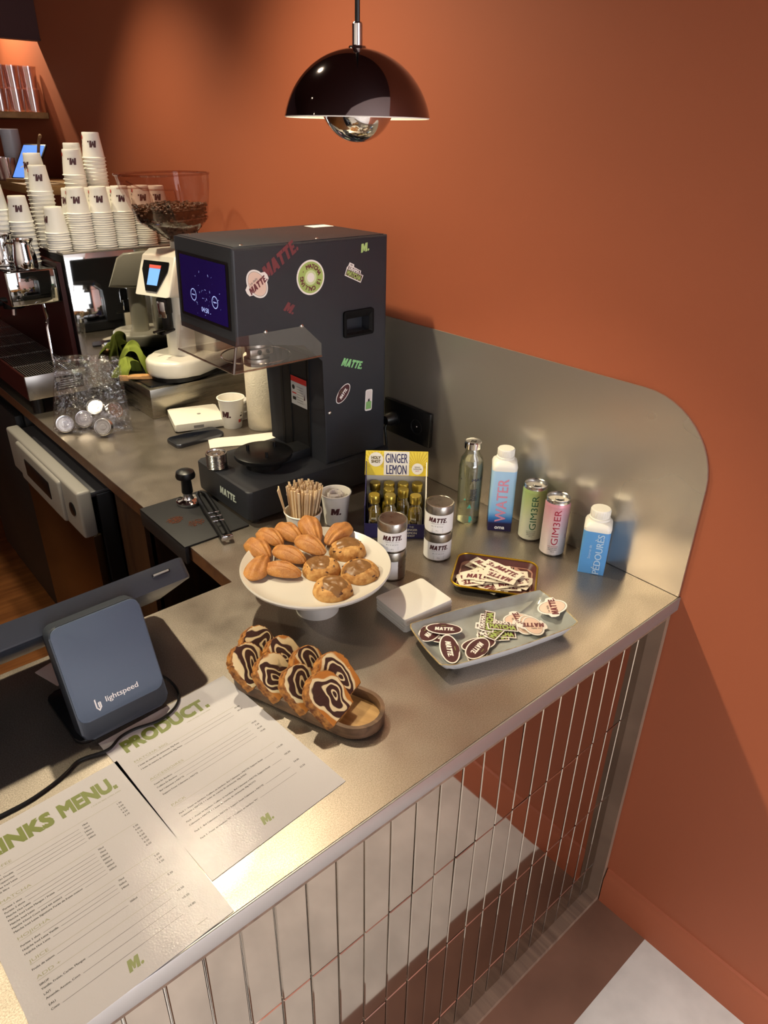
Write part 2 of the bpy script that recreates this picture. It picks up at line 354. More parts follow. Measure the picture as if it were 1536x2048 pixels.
# splash plate
py = [(0, 0.001), (3.0, 0.001), (3.0, 0.39)] + [(0.155 - 0.155 * math.sin(a * PI / 24), 0.235 + 0.155 * math.cos(a * PI / 24)) for a in range(13)]
MX = Matrix(((0, 0, 1, 0), (1, 0, 0, 0), (0, 1, 0, 0), (0, 0, 0, 1)))   # (y, z, x) -> world
m = MB(); m.prism(py, -0.005, -0.001, SPL, M=MX)
solo(m, 'backsplash', 'steel splash plate with one rounded corner standing against the terracotta wall', 'backsplash')
# counter body with mirror tiles
TILE = mat('mirror_tile', 'bdb2a6', 0.04, 1.0); GROUT = mat('polished_grout_bar', 'd8d5d0', 0.15, 1.0)
t = thing('counter', 'front counter clad in narrow upright mirror tiles', 'counter', (-1.0, 0.3, -H))
part(MB().span(-1.99, -0.004, 0.045, 0.59, -H, -0.036, DKW), 'body', t)
m = MB(); m.span(-0.018, -0.004, 0.006, 0.045, -H, -0.036, LAM); m.span(-1.99, -0.018, 0.006, 0.045, -0.052, -0.036, LAM); m.span(-1.99, -0.018, 0.006, 0.045, -H, -0.935, LAM)
part(m, 'frame', t, 'grey-brown laminate frame')
m = MB(); m.span(-1.99, -0.018, 0.040, 0.0445, -0.935, -0.052, GROUT)
zr = [-0.0525, -0.0715, -0.325, -0.5795, -0.833, -0.9345]
for k in range(40):
    x0 = -0.0185 - 0.0515 * (k + 1) + 0.0155; x1 = x0 + 0.0488
    if x1 > -0.0185: x1 = -0.0187
    if x1 - x0 < 0.005 or x0 < -1.985: continue
    for a, b in zip(zr, zr[1:]):
        if abs(a - b) < 0.03: continue
        R = Matrix.Translation(((x0 + x1) / 2, 0.038, (a + b) / 2)) @ Matrix.Rotation(rnd.gauss(0, 0.0035), 4, 'X') @ Matrix.Rotation(rnd.gauss(0, 0.006), 4, 'Z')
        m.box((0, 0, 0), (x1 - x0, 0.005, abs(a - b) - 0.0028), TILE, 0.0014, 1, M=R)
part(m, 'tile_panel', t, 'narrow mirror-polished tiles')
# cabinet under the back counter
t = thing('under_counter_cabinet', 'dark walnut cabinet with an open shelf under the back counter', 'cabinet', (-0.4, 0.95, -H))
m = MB(); m.span(-0.632, -0.61, 1.10, 1.30, -H, -0.037, DKW); m.span(-0.632, -0.05, 1.28, 1.30, -H, -0.037, DKW); m.span(-0.62, -0.05, 1.10, 1.12, -H, -0.037, DKW)
m.span(-0.07, -0.05, 0.60, 1.30, -H, -0.037, DKW); m.span(-0.62, -0.05, 0.6, 1.10, -H, -0.90, DKW); part(m, 'carcass', t)
part(MB().span(-0.61, -0.07, 0.6, 1.099, -0.40, -0.38, DKW), 'shelf', t)
# dishwasher
GREYP = mat('grey_plastic', '8a8783', 0.45); DSTEEL = mat('dishwasher_steel', '6e5a44', 0.3, 1.0)
t = thing('dishwasher', 'under-counter dishwasher with a pale grey control band and dark steel door', 'dishwasher', (-0.4, 1.66, -H))
part(MB().span(-0.66, -0.08, 1.345, 1.975, -0.94, -0.09, BLACK, 0.004), 'body', t)
part(MB().span(-0.676, -0.10, 1.35, 1.97, -0.098, -0.082, mat('dark_grey_lid', '34343a', 0.4), 0.003), 'top_plate', t)
cp = part(MB().span(-0.712, -0.672, 1.345, 1.985, -0.215, -0.072, GREYP, 0.008, 3).span(-0.722, -0.70, 1.47, 1.86, -0.21, -0.08, GREYP, 0.008, 3), 'control_panel', t, 'pale grey plastic control band')
MB().span(-0.7245, -0.721, 1.56, 1.78, -0.17, -0.115, BLACK, 0.001).build('display_window', cp)
MB().lathe([(0, 0), (0.019, 0), (0.021, 0.004), (0.017, 0.006), (0, 0.006)], BLACK, 24, M=Matrix.Translation((-0.711, 1.40, -0.14)) @ Matrix.Rotation(-PI / 2, 4, 'Y')).build('button', cp)
part(MB().span(-0.688, -0.661, 1.352, 1.97, -0.90, -0.216, DSTEEL, 0.004), 'door', t)
t = thing('under_counter_fridge', 'black under-counter unit beyond the dishwasher', 'fridge', (-0.4, 2.4, -H))
part(MB().span(-0.64, -0.08, 2.02, 2.75, -H, -0.045, BLACKM, 0.004), 'body', t)
part(MB().span(-0.668, -0.641, 2.03, 2.74, -0.86, -0.06, BLACKM, 0.004), 'door', t)
# ================================================================ wall shelves at the far left
OAK = wood('oak_shelf', '8f6a41', 'a88455', 0.5, (40, 3, 40))
solo(MB().span(-0.34, -0.002, 3.16, 3.9, 0.838, 0.862, OAK, 0.002), 'wall_shelf', 'upper oak wall shelf carrying the clear tumblers', 'shelf')
solo(MB().span(-0.285, -0.002, 2.60, 3.9, 0.573, 0.605, OAK, 0.002), 'wall_shelf', 'lower oak wall shelf carrying the tablet behind the paper cups', 'shelf')
TUM = thin_glass('tumbler_glass', 'f2e6e2', 0.16, 0.03, edge=0.75)
m = MB(); m.lathe([(0, 0.006), (0.026, 0.006), (0.031, 0.085), (0.033, 0.085), (0.028, 0), (0, 0)], TUM, 14)
tum = m.build('tumbler'); tum.location = (-0.042, 3.20, 0.8625 + H)
tag(tum, 'clear glass tumbler stacked with its like on the upper oak shelf', 'glass', 'tumblers on the upper shelf')
for lv in range(2):
    for r in range(2):
        for k in range(5):
            if lv == r == k == 0: continue
            dup(tum, (-0.042 - 0.067 * k, 3.20 + 0.068 * r, 0.8625 + 0.0855 * lv))
for k in range(3):
    dup(tum, (-0.248, 3.03 + 0.07 * k, 0.6055), label='clear glass tumbler standing on the lower oak shelf left of the tablet', group='tumblers on the lower shelf')
solo(MB().cyl((0, 0, 0), 0.037, 0.192, mat('white_tin', 'b9bcc6', 0.35), 32, 0.003), 'canister', 'tall white cylinder standing behind the tablet on the lower oak shelf', 'canister', (-0.190, 3.12, 0.6055))
t = thing('tablet', 'tablet with a bright blue screen leaning on a wooden stand on the lower oak shelf', 'tablet', (-0.232, 2.90, 0.6055), -1.0)
TL = Matrix.Translation((0, 0, 0.006)) @ Matrix.Rotation(math.radians(50), 4, 'X')
MB().prism(rrect(0.115, 0.165, 0.008, cy=0.0825), 0, 0.008, BLACK, M=TL, bev=0.002).build('case', t)
MB().prism(rrect(0.104, 0.152, 0.003, cy=0.0825), 0.008, 0.0086, mat('blue_screen', '5f8ff0', 0.3, emit=0.9), M=TL).flat([(-0.03, 0.05), (-0.005, 0.062), (0.02, 0.05), (0.018, 0.056), (-0.005, 0.068), (-0.03, 0.056)], WHITE, lambda x, y: TL @ Vector((x, y, 0.0088))).build('screen', t, 'bright blue screen')
MB().prism(rrect(0.14, 0.07, 0.02), 0, 0.012, OAK, bev=0.003).tube([(0.04, 0.03, 0.01), (0.045, 0.075, 0.15), (0.06, 0.07, 0.17), (0.075, 0.05, 0.165)], 0.006, OAK).build('stand', t, 'wooden stand')
# ================================================================ espresso machine
RED = mat('machine_maroon', '30100d', 0.35); MIR = mat('mirror_panel', 'a9a9a6', 0.035, 1.0); DARKM = mat('dark_metal', '1c1a1a', 0.3, 0.8)
t = thing('espresso_machine', 'espresso machine with a mirror side panel, wire drip tray and cups piled on top', 'espresso machine', (-0.35, 2.3, 0))
part(MB().span(-0.475, -0.02, 1.826, 2.72, 0.06, 0.462, DARKM, 0.004), 'body', t)
part(MB().span(-0.478, -0.02, 1.818, 1.825, 0.055, 0.468, MIR, 0.001), 'side_panel', t, 'mirror-polished side panel')
part(MB().span(-0.640, -0.49, 1.86, 2.72, 0.325, 0.428, MIR, 0.006, 3), 'group_housing', t, 'chrome group housing')
m = MB(); m.span(-0.655, -0.48, 1.825, 2.72, 0.052, 0.06, DARKM); m.span(-0.662, -0.655, 1.822, 2.72, 0.052, 0.126, RED); m.span(-0.49, -0.476, 1.86, 2.72, 0.06, 0.44, RED); tr = part(m, 'drip_tray', t, 'maroon drip tray')
m = MB(); m.span(-0.662, -0.478, 1.812, 1.822, 0.052, 0.128, STEEL, 0.002); ep = m.build('end_plate', tr, 'steel end plate with nameplate')
m = MB(); m.span(-0.575, -0.49, 1.8105, 1.812, 0.068, 0.112, BLACK)
for k, w in enumerate((0.05, 0.07, 0.06, 0.068, 0.04)): m.span(-0.57, -0.57 + w, 1.810, 1.8105, 0.074 + k * 0.007, 0.0765 + k * 0.007, GREYP)
m.span(-0.573, -0.56, 1.810, 1.8105, 0.097, 0.109, GREYP); m.build('nameplate', ep)
WIRE = mat('wire_steel', 'aaa49e', 0.35, 0.6)
m = MB()
for k in range(7): m.tube([(-0.652, 1.83 + 0.145 * k, 0.118), (-0.482, 1.83 + 0.145 * k, 0.118)], 0.0025, WIRE, 6)
for k in range(24): m.tube([(-0.652 + 0.0072 * k, 1.83, 0.121), (-0.652 + 0.0072 * k, 2.71, 0.121)], 0.0013, WIRE, 5)
m.build('grate', tr, 'wire grate')
m = MB(); m.tube([(-0.53, 1.93, 0.33), (-0.53, 1.925, 0.30), (-0.535, 1.90, 0.275), (-0.545, 1.885, 0.25), (-0.548, 1.885, 0.13)], [0.006, 0.006, 0.006, 0.005, 0.004], CHROME, 10)
part(m, 'steam_wand', t, 'bent chrome steam wand')
for k in range(2):
    y = 2.12 + 0.26 * k
    m = MB(); m.lathe([(0, 0), (0.034, 0), (0.036, 0.03), (0.034, 0.05), (0, 0.05)], DARKM, 24, c=(-0.57, y, 0.275)).tube([(-0.60, y, 0.295), (-0.66, y, 0.29), (-0.74, y, 0.28)], [0.010, 0.012, 0.014], BLACK, 10).tube([(-0.57, y, 0.28), (-0.575, y, 0.25)], 0.008, CHROME, 8)
    part(m, 'portafilter', t, 'black portafilter')
m = MB()
for z in (0.49,):
    m.tube([(-0.47, 1.83, z), (-0.03, 1.83, z)], 0.003, WIRE, 6)
for k in range(9): m.tube([(-0.475 + 0.03 * k * 0, 1.83 + 0.1 * k, 0.462), (-0.475, 1.83 + 0.1 * k, 0.49)], 0.003, WIRE, 6)
m.tube([(-0.475, 1.83, 0.49), (-0.475, 2.7, 0.49)], 0.003, WIRE, 6)
for x in (-0.665 + 0.02,): m.tube([(-0.64, 1.87, 0.433), (-0.49, 1.87, 0.433)], 0.003, WIRE, 6)
# top rail is kept low and open so that the cups show
part(MB().span(-0.475, -0.02, 1.83, 2.70, 0.462, 0.466, STEEL, 0.001), 'cup_tray', t, 'steel cup warmer top')
part(MB().tube([(-0.474, 1.835, 0.469), (-0.474, 2.69, 0.469)], 0.003, WIRE, 6).tube([(-0.474, 1.835, 0.469), (-0.025, 1.835, 0.469)], 0.003, WIRE, 6), 'top_rail', t)
for x, y in ((-0.63, 1.85), (-0.06, 1.85), (-0.63, 2.68), (-0.06, 2.68)):
    part(MB().cyl((x, y, 0.0), 0.018, 0.056, BLACK, 16), 'foot', t)
# ---- paper cups upside down in nested stacks on the machine
RECB = mat('label_blue', '3f74b8', 0.5); RECR = mat('label_red', 'c0433a', 0.5)
def cup_mesh(prnt):
    m = MB(); r0, r1, h = 0.034, 0.0245, 0.074
    m.lathe([(r0 - 0.0015, 0.0), (r0 + 0.0012, 0.0005), (r0 + 0.0018, 0.002), (r0 + 0.0005, 0.0035), (r0 - 0.001, 0.004), (r1 + 0.0012, h - 0.008), (r1 + 0.0014, h - 0.004), (r1, h), (r1 - 0.002, h), (r1 - 0.0025, h - 0.004), (0, h - 0.004)], CUPW, 24)
    if prnt:
        sl = (r0 - r1 - 0.002) / h
        def fm(x, y):   # upside-down lettering on the sloping wall, centred on -Y
            z = 0.040 - y; r = r0 - 0.001 - sl * z + 0.0012; a = -PI / 2 - x / r; return Vector((r * math.cos(a), r * math.sin(a), z))
        m.brand('M.', 0.019, BROWN, lambda x, y: fm(x, y - 0.010), shear=0.12, w=0.026)
        def g(x, y):
            z = y; r = r0 - 0.001 - sl * z + 0.0008; a = PI + 0.15 + x / r; return Vector((r * math.cos(a), r * math.sin(a), z))
        def q(x0, x1, y0, y1, mm): m.flat([(x0, y0), (x1, y0), (x1, y1), (x0, y1)], mm, g)
        q(-0.008, 0, 0.055, 0.064, RECB); q(0, 0.008, 0.055, 0.064, RECR); q(-0.003, 0.003, 0.045, 0.051, INK); q(-0.002, 0.004, 0.034, 0.038, GREYP)
    return m
cupA = cup_mesh(False).build('paper_cup'); cupB = cup_mesh(True).build('paper_cup')
tag(cupA, 'x', 'cup'); tag(cupB, 'x', 'cup')
first = [True, True]
def cup(x, y, z, rz, pr, lab, grp):
    src = cupB if pr else cupA; i = int(pr)
    if first[i]: first[i] = False; o = src; o.location = (x, y, z + H); o.rotation_euler = (0, 0, rz); o['label'] = lab; o['group'] = grp; return o
    return dup(src, (x, y, z), rz, lab, grp)
def stack(x, y, z, n, rz, lab, grp, dz=0.0066):
    for k in range(n - 1):
        cup(x + rnd.gauss(0, 0.0004), y + rnd.gauss(0, 0.0004), z + dz * k, rnd.uniform(0, 6), False, 'white paper cup nested upside down in ' + lab, grp)
    cup(x, y, z + dz * (n - 1), rz, True, 'upside-down lettered paper cup topping ' + lab, grp)
def stackl(x, y, z, n, rz, lab, dz=0.0066): stack(x, y, z, n, rz, lab, 'cups nested in ' + lab, dz)
TZ = 0.4662
rows = ['the front-row stack nearest the milk jugs', 'the second front-row stack from the milk jugs', 'the third front-row stack from the milk jugs', 'the front-row stack nearest the coffee grinder']
for k, x in enumerate((-0.388, -0.320, -0.252, -0.184)):
    stackl(x, 1.885, TZ, 17, -0.42 + 0.05 * k, rows[k])
for k, x in enumerate((-0.378, -0.308, -0.238, -0.168, -0.098)):
    stackl(x, 1.957, TZ, 16, -0.4 - 0.7 * (k == 0), 'the second-row stack ' + ['at its left end', 'left of its middle', 'in its middle', 'right of its middle', 'at its right end'][k])
# taller, looser pile behind
pile = [(-0.332, 2.025, 18, 0.012, -0.35, 'the tall leaning stack left of the highest one'), (-0.258, 2.035, 25, 0.0105, -0.35, 'the highest stack of the pile'), (-0.30, 2.10, 22, 0.0105, -1.3, 'the stack right behind the highest one'),
        (-0.43, 2.09, 17, 0.012, -1.2, 'the half-hidden stack behind the tall leaning one'), (-0.445, 2.015, 15, 0.0115, -0.35, 'the loose stack at mid height on the left'), (-0.455, 1.905, 9, 0.0066, -1.45, 'the low stack beside the front milk jug')]
for x, y, n, dz, rz, lab in pile: stackl(x, y, TZ, n, rz, lab, dz)
for x, y, n, dz, rz, lab in [(-0.525, 2.0, 10, 0.013, -0.35, 'the stack just behind the milk jugs'), (-0.575, 2.05, 12, 0.0135, -1.3, 'the stack at the far left of the pile')]:
    stackl(x, y, 0.4285, n, rz, lab, dz)
# ---- milk jugs
def jug(x, y, rz, s, lab):
    t = thing('milk_jug', lab, 'jug', (x, y, 0.4285), rz, 'steel milk jugs on the espresso machine')
    m = MB(); m.lathe([(0, 0), (0.040, 0), (0.042, 0.004), (0.041, 0.04), (0.033, 0.085), (0.032, 0.10), (0.034, 0.105), (0.0325, 0.105), (0.031, 0.098), (0.032, 0.085), (0.039, 0.04), (0.038, 0.006), (0, 0.006)], CHROME, 32)
    for v in m.v:
        if v.z > 0.085 and v.x > 0.02: v.x += (v.z - 0.085) * 0.5
    for v in m.v: v *= s
    m.build('body', t)
    MB().tube([Vector(p) * s for p in ((-0.032, 0, 0.088), (-0.055, 0, 0.092), (-0.068, 0, 0.080), (-0.070, 0, 0.05), (-0.062, 0, 0.025), (-0.040, 0, 0.018))], 0.0045 * s, CHROME, 8).build('handle', t)
jug(-0.565, 1.895, -0.5, 0.78, 'front polished steel milk jug on the espresso machine')
jug(-0.60, 1.98, -0.5, 0.86, 'steel milk jug just behind the front jug')
jug(-0.605, 2.08, -0.4, 0.98, 'rearmost and tallest steel milk jug')
# ================================================================ coffee grinder on its steel box
STB = steel_sheet('box_steel', 'a59f92', 0.22, 0.34, 5, 0.03, (1, 1, 20))
t = thing('steel_drawer_base', 'low brushed steel knock-box base under the coffee grinder', 'base', (-0.2, 1.75, 0))
part(MB().span(-0.378, -0.012, 1.562, 1.80, 0.0, 0.094, STB, 0.002), 'box', t)
part(MB().prism(rrect(0.345, 0.21, 0.01, cx=-0.195, cy=1.69), 0.094, 0.099, BLACK), 'black_tray', t, 'black plastic tray on top')
GW = mat('grinder_white', 'e4dfd2', 0.3, coat=0.2)
t = thing('coffee_grinder', 'white electric coffee grinder with a clear hopper of beans and a small lit display', 'coffee grinder', (-0.185, 1.665, 0.099), 0.38)
m = MB(); m.prism([(0.19, -0.085), (0.19, 0.085), (-0.06, 0.09)] + [(-0.07 - 0.09 * math.sin(a * PI / 8), 0.09 * math.cos(a * PI / 8)) for a in range(1, 8)] + [(-0.06, -0.09)], 0.012, 0.065, GW, bev=0.012, seg=3); m.build('base', t)
MB().prism([(0.19, -0.08), (0.19, 0.08), (-0.06, 0.085)] + [(-0.065 - 0.085 * math.sin(a * PI / 8), 0.085 * math.cos(a * PI / 8)) for a in range(1, 8)] + [(-0.06, -0.085)], 0.0, 0.012, BLACK).build('rubber_foot', t, 'black rubber foot')
m = MB(); m.prism(rrect(0.075, 0.085, 0.03, cx=-0.03), 0.06, 0.27, GW); m.span(0.03, 0.19, -0.085, 0.085, 0.06, 0.32, GW, 0.01, 3); m.build('column', t)
XZ = Matrix(((1, 0, 0, 0), (0, 0, -1, 0), (0, 1, 0, 0), (0, 0, 0, 1)))
m = MB(); m.prism([(-0.135, 0.262), (-0.02, 0.245), (0.19, 0.30), (0.19, 0.372), (-0.055, 0.385), (-0.085, 0.37)], -0.07, 0.07, GW, M=XZ, bev=0.012, seg=3); hd = m.build('head', t)
fo = Vector((-0.137, 0, 0.264)); fu = Vector((0.05, 0, 0.106)).normalized()
fm = plane_map(fo + Vector((-0.0012, 0, 0.0005)), (0, -1, 0), fu)
m = MB(); m.flat([(-0.022, 0.012), (0.022, 0.012), (0.05, 0.075), (0.05, 0.102), (-0.05, 0.102), (-0.05, 0.075)], BLACK, fm)
m.flat([(-0.02, 0.03), (0.02, 0.03), (0.022, 0.088), (-0.022, 0.088)], mat('lcd_blue', '6fa4f4', 0.3, emit=0.5), lambda x, y: fm(x, y) + Vector((-0.0008, 0, 0.0004)))
m.flat([(-0.022, 0.08), (0.022, 0.08), (0.023, 0.09), (-0.023, 0.09)], mat('lcd_red', 'c4564a', 0.3, emit=0.4), lambda x, y: fm(x, y) + Vector((-0.0012, 0, 0.0006))); m.build('display', hd, 'dark teardrop display with a blue screen')
m = MB(); m.box((-0.085, 0, 0.225), (0.03, 0.04, 0.05), BLACK, 0.006).box((-0.098, 0, 0.215), (0.008, 0.03, 0.05), CHROME, 0.003).box((-0.08, 0, 0.175), (0.022, 0.03, 0.06), BLACK, 0.006); m.build('spout', t, 'black and chrome spout')
m = MB(); m.tube([(-0.065, -0.012, 0.15), (-0.125, -0.02, 0.148)], 0.004, BLACK, 6).tube([(-0.065, 0.012, 0.15), (-0.125, 0.02, 0.148)], 0.004, BLACK, 6).box((-0.062, 0, 0.15), (0.01, 0.03, 0.015), CHROME, 0.002); m.build('portafilter_fork', t, 'two-pronged fork')
HOP = thin_glass('hopper_plastic', 'eee0dc', 0.045, 0.03, edge=0.45)
def hop(u, v, k=1.0):
    zs = [0.400, 0.415, 0.462, 0.470, 0.555, 0.590]; rx = [0.03, 0.05, 0.115, 0.118, 0.145, 0.150]; cx = [0.02, 0.02, 0.0, -0.002, -0.02, -0.025]
    f = v * 5; i = min(int(f), 4); f -= i; a = 2 * PI * u
    L = lambda q: q[i] + (q[i + 1] - q[i]) * f
    c, s = math.cos(a), math.sin(a); e = 0.75
    return Vector((L(cx) + k * L(rx) * math.copysign(abs(c) ** e, c), k * L(rx) * 0.62 * math.copysign(abs(s) ** e, s), L(zs)))
m = MB(); m.grid(lambda u, v: hop(u, v), 40, 15, HOP, True); h = m.build('hopper', t, 'clear plastic hopper')
m = MB(); m.tube([hop(k / 40, 1.0) for k in range(41)], 0.0035, HOP, 6); m.tube([hop(k / 40, 0.56) for k in range(41)], 0.002, HOP, 6); m.build('rim', h)
m = MB(); m.tube([hop(0.5 + 0.0 * k, 0.92) for k in range(1)] + [Vector((-0.16, -0.05, 0.555)), Vector((-0.04, -0.05, 0.55)), Vector((-0.02, -0.045, 0.48))], 0.0025, HOP, 6).tube([Vector((-0.16, 0.05, 0.555)), Vector((-0.04, 0.05, 0.55)), Vector((-0.02, 0.045, 0.48))], 0.0025, HOP, 6); m.build('inner_baffle', h)
m = MB(); m.lathe([(0.024, 0.372), (0.034, 0.374), (0.034, 0.402), (0.028, 0.404)], GW, 24, c=(0.02, 0, 0)); m.build('hopper_collar', t)
BEAN = mat('roasted_bean', '5a3820', 0.5, var=0.6, vscale=60, var2='24130a')
m = MB(); rb = random.Random(3)
for k in range(900):
    u = rb.random(); v = rb.uniform(0.12, 0.68); q = hop(u, v, 0.93 * (math.sqrt(rb.random()) if k % 3 == 0 else 1.0))
    if k % 2 == 0: q = hop(u, rb.uniform(0.655, 0.69), 0.93 * math.sqrt(rb.random()))
    R = Matrix.Translation(q) @ Matrix.Rotation(rb.uniform(0, 6), 4, 'Z') @ Matrix.Rotation(rb.uniform(0, 6), 4, 'X')
    m.ball((0, 0, 0), (0.0058, 0.0043, 0.0034), BEAN, 6, 4, M=R)
m.grid(lambda u, v: hop(u, 0.05 + v * 0.60, 0.90), 32, 12, BEAN, True); m.grid(lambda u, v: hop(u, 0.655, 0.90 * v), 32, 3, BEAN, True)
o = solo(m, 'coffee_beans', 'roasted coffee beans lying in the clear hopper', 'coffee beans', (-0.185, 1.665, 0.099), 0.38, None, 'stuff')
# green cloth heaped beside the grinder
GRN = mat('green_cloth', '7d8a32', 0.9, bump=0.3, bscale=120)
def drape(L, W, h, ph):
    def fn(u, v):
        t = u; y = W * (v - 0.5) * (1 - 0.25 * math.sin(PI * t)); x = L * (t - 0.5)
        fold = math.sin(9 * v + 5 * t + ph) * 0.5 + math.sin(17 * v - 4 * t + 2 * ph) * 0.3
        z = h * math.sin(PI * min(1, max(0, t))) ** 0.55 * (0.78 + 0.22 * math.cos(2.2 * (v - 0.45) * PI / 2)) * (1 + 0.10 * fold)
        n = noise.noise(Vector((x * 30 + ph, y * 30, z * 20))) * 0.008
        return Vector((x + 0.009 * fold + n, y + 0.006 * math.sin(11 * t + ph), max(0.0008, z + n * math.sin(PI * t))))
    return fn
m = MB()
m.grid(drape(0.085, 0.075, 0.098, 0.4), 44, 40, GRN)
d2 = drape(0.080, 0.060, 0.060, 2.1); R2_ = Matrix.Translation((-0.020, -0.030, 0)) @ Matrix.Rotation(1.0, 4, 'Z')
m.grid(lambda u, v: R2_ @ d2(u, v), 40, 34, GRN)
solo(m, 'cleaning_cloth', 'crumpled green cloth beside the coffee grinder', 'cloth', (-0.342, 1.758, 0.0995), -0.35, None, None)
# brush
BW = wood('brush_wood', 'b9854f', 'd2a36c', 0.5, (40, 6, 40))
t = thing('brush', 'wooden-handled brush lying on the steel base behind the plastic bag', 'brush', (-0.325, 1.655, 0.0945), -0.62)
MB().prism([(-0.075, -0.012), (-0.03, -0.016), (0.0, -0.006), (0.06, -0.007), (0.07, 0), (0.06, 0.007), (0, 0.006), (-0.03, 0.016), (-0.075, 0.012)], 0.006, 0.017, BW, bev=0.003).build('handle', t)
MB().span(-0.10, -0.072, -0.011, 0.011, 0.0, 0.018, mat('brush_bristle', 'b98d5e', 0.8), 0.002).build('bristles', t)
# clear bottle behind the matcha machine, caught in the mirror panel
PET = thin_glass('pet_plastic', 'e3ece6', 0.12, 0.04, edge=0.6)
t = thing('water_bottle', 'clear plastic water bottle with green cap behind the tall black machine, seen mirrored', 'bottle', (-0.12, 1.13, 0))
MB().lathe([(0, 0), (0.034, 0), (0.037, 0.01), (0.037, 0.15), (0.03, 0.19), (0.014, 0.23), (0.013, 0.245)], PET, 24).build('body', t)
MB().cyl((0, 0, 0.243), 0.015, 0.018, mat('green_cap', '2e7d55', 0.4), 20, 0.002).build('cap', t)
# ================================================================ bag of lids
ALU = mat('aluminium', 'c9c8c6', 0.22, 1.0); ALUG = mat('aluminium_gilt', 'd8cfae', 0.22, 1.0)
def lid_mesh(mm):
    m = MB(); m.lathe([(0, 0.0022), (0.010, 0.0026), (0.0105, 0.0018), (0.0185, 0.0018), (0.0195, 0.0006), (0.0215, 0.0006), (0.0225, 0.0042), (0.0245, 0.0045), (0.0255, 0.0035), (0.025, 0.0025), (0.0235, 0.0022), (0.0222, 0.0), (0.019, -0.0004), (0, 0.0008)], mm, 28)
    m.prism(ell(0.0085, 0.0055, 16, 0.003), 0.0026, 0.0036, mm); m.cyl((-0.002, 0, 0.0026), 0.0022, 0.0018, mm, 10)
    return m
lid0 = lid_mesh(ALU).build('can_lid'); tag(lid0, 'x', 'lid'); lidused = [False]
def lid(Mx, lab, grp):
    if not lidused[0]: lidused[0] = True; o = lid0
    else: o = lid0.copy(); C.objects.link(o)
    o.matrix_world = Matrix.Translation((0, 0, H)) @ Mx; o['label'] = lab; o['group'] = grp
    return o
def roll(loc, nrm, n, where):
    q = Vector(nrm).normalized().to_track_quat('Z', 'Y').to_matrix().to_4x4(); base = Vector(loc)
    for k in range(n):
        M = Matrix.Translation(base - Vector(nrm).normalized() * 0.0032 * k) @ q
        lid(M, ('aluminium can lid showing its face, ' if k == 0 else 'aluminium can lid nested ') + where, 'lids ' + where)
roll((-0.5323, 1.6157,0.060), (-0.45, -0.65, 0.62), 5, 'in the topmost roll in the plastic bag')
roll((-0.5516, 1.5181,0.030), (-0.55, -0.75, 0.38), 7, 'in the front roll in the plastic bag')
roll((-0.4827, 1.5960,0.045), (0.25, -0.75, 0.5), 7, 'in the right-hand roll in the plastic bag')
roll((-0.5719, 1.6119,0.032), (-0.25, -0.8, 0.4), 7, 'in the middle roll in the plastic bag')
roll((-0.6272, 1.6159,0.028), (-0.25, -0.85, 0.35), 8, 'in the left-hand roll in the plastic bag')
BAG = thin_glass('bag_film', 'f4f4f7', 0.085, 0.07, 1.0, 38, 0.42)
def bag(side):
    def fn(u, v):
        x = (u - 0.5) * (0.185 + 0.05 * (1 - v)); z = 0.215 * v
        puff = 0.058 * (math.sin(PI * u) ** 0.7) * max(0.0, (1 - v) ** 0.5) * (0.75 if v > 0.02 else 0.2) + 0.004
        nz = noise.noise(Vector((u * 5 + side * 9, v * 6, 2.5))) * 0.018 * v + noise.noise(Vector((u * 13, v * 13, side * 4))) * 0.009 + abs(noise.noise(Vector((u * 9 + v * 5, v * 7 - u * 3, side * 6)))) * 0.014
        y = side * puff + 0.05 * v + nz * (0.4 + 0.6 * math.sin(PI * u))
        return Vector((x, y, max(z + noise.noise(Vector((u * 4, 3, 7))) * 0.012 * v, 0.0006)))
    return fn
t = thing('plastic_bag', 'clear zip bag holding rolls of aluminium can lids near the counter edge', 'bag', (-0.56, 1.585, 0.0), -0.68)
MB().grid(bag(-1), 56, 56, BAG).build('front_film', t); MB().grid(bag(1), 56, 56, BAG).build('back_film', t)
MB().grid(lambda u, v: bag(0)(u, 0.93 + v * 0.02) + Vector((0, -0.002, 0)), 36, 1, thin_glass('zip_strip', 'e8c8cc', 0.25, 0.2, edge=0.6)).build('zip', t, 'pinkish zip strip')
# ================================================================ small things on the back counter
t = thing('kitchen_scale', 'flat white square coffee scale on the back counter', 'scale', (-0.285, 1.46, 0), -0.30)
MB().prism(rrect(0.15, 0.15, 0.006), 0.004, 0.026, mat('scale_white', 'ece6d8', 0.4), bev=0.003).build('body', t)
MB().cyl((0.01, 0, 0.026), 0.006, 0.0004, GREYP, 16).build('emblem', t)
MB().span(-0.02, 0.01, -0.0756, -0.075, 0.01, 0.018, GREYP).build('port_cover', t, 'grey rectangle on its edge')
for a in (-1, 1): MB().cyl((0, 0.05 * a, 0), 0.01, 0.004, BLACK, 12).build('foot', t)
t = thing('smartphone', 'dark smartphone with wide bumpers lying on the back counter', 'phone', (-0.352, 1.335, 0), 0.02)
MB().prism(rrect(0.155, 0.074, 0.014), 0.0, 0.011, mat('phone_frame', '5a5d66', 0.3, 0.9), bev=0.003).build('body', t)
MB().prism(rrect(0.149, 0.068, 0.012), 0.011, 0.0114, mat('phone_glass', '10131c', 0.08)).text('...........', 0.004, GREYP, lambda x, y: Vector((x, y, 0.0116)), 'c').build('screen', t, 'dark glass screen')
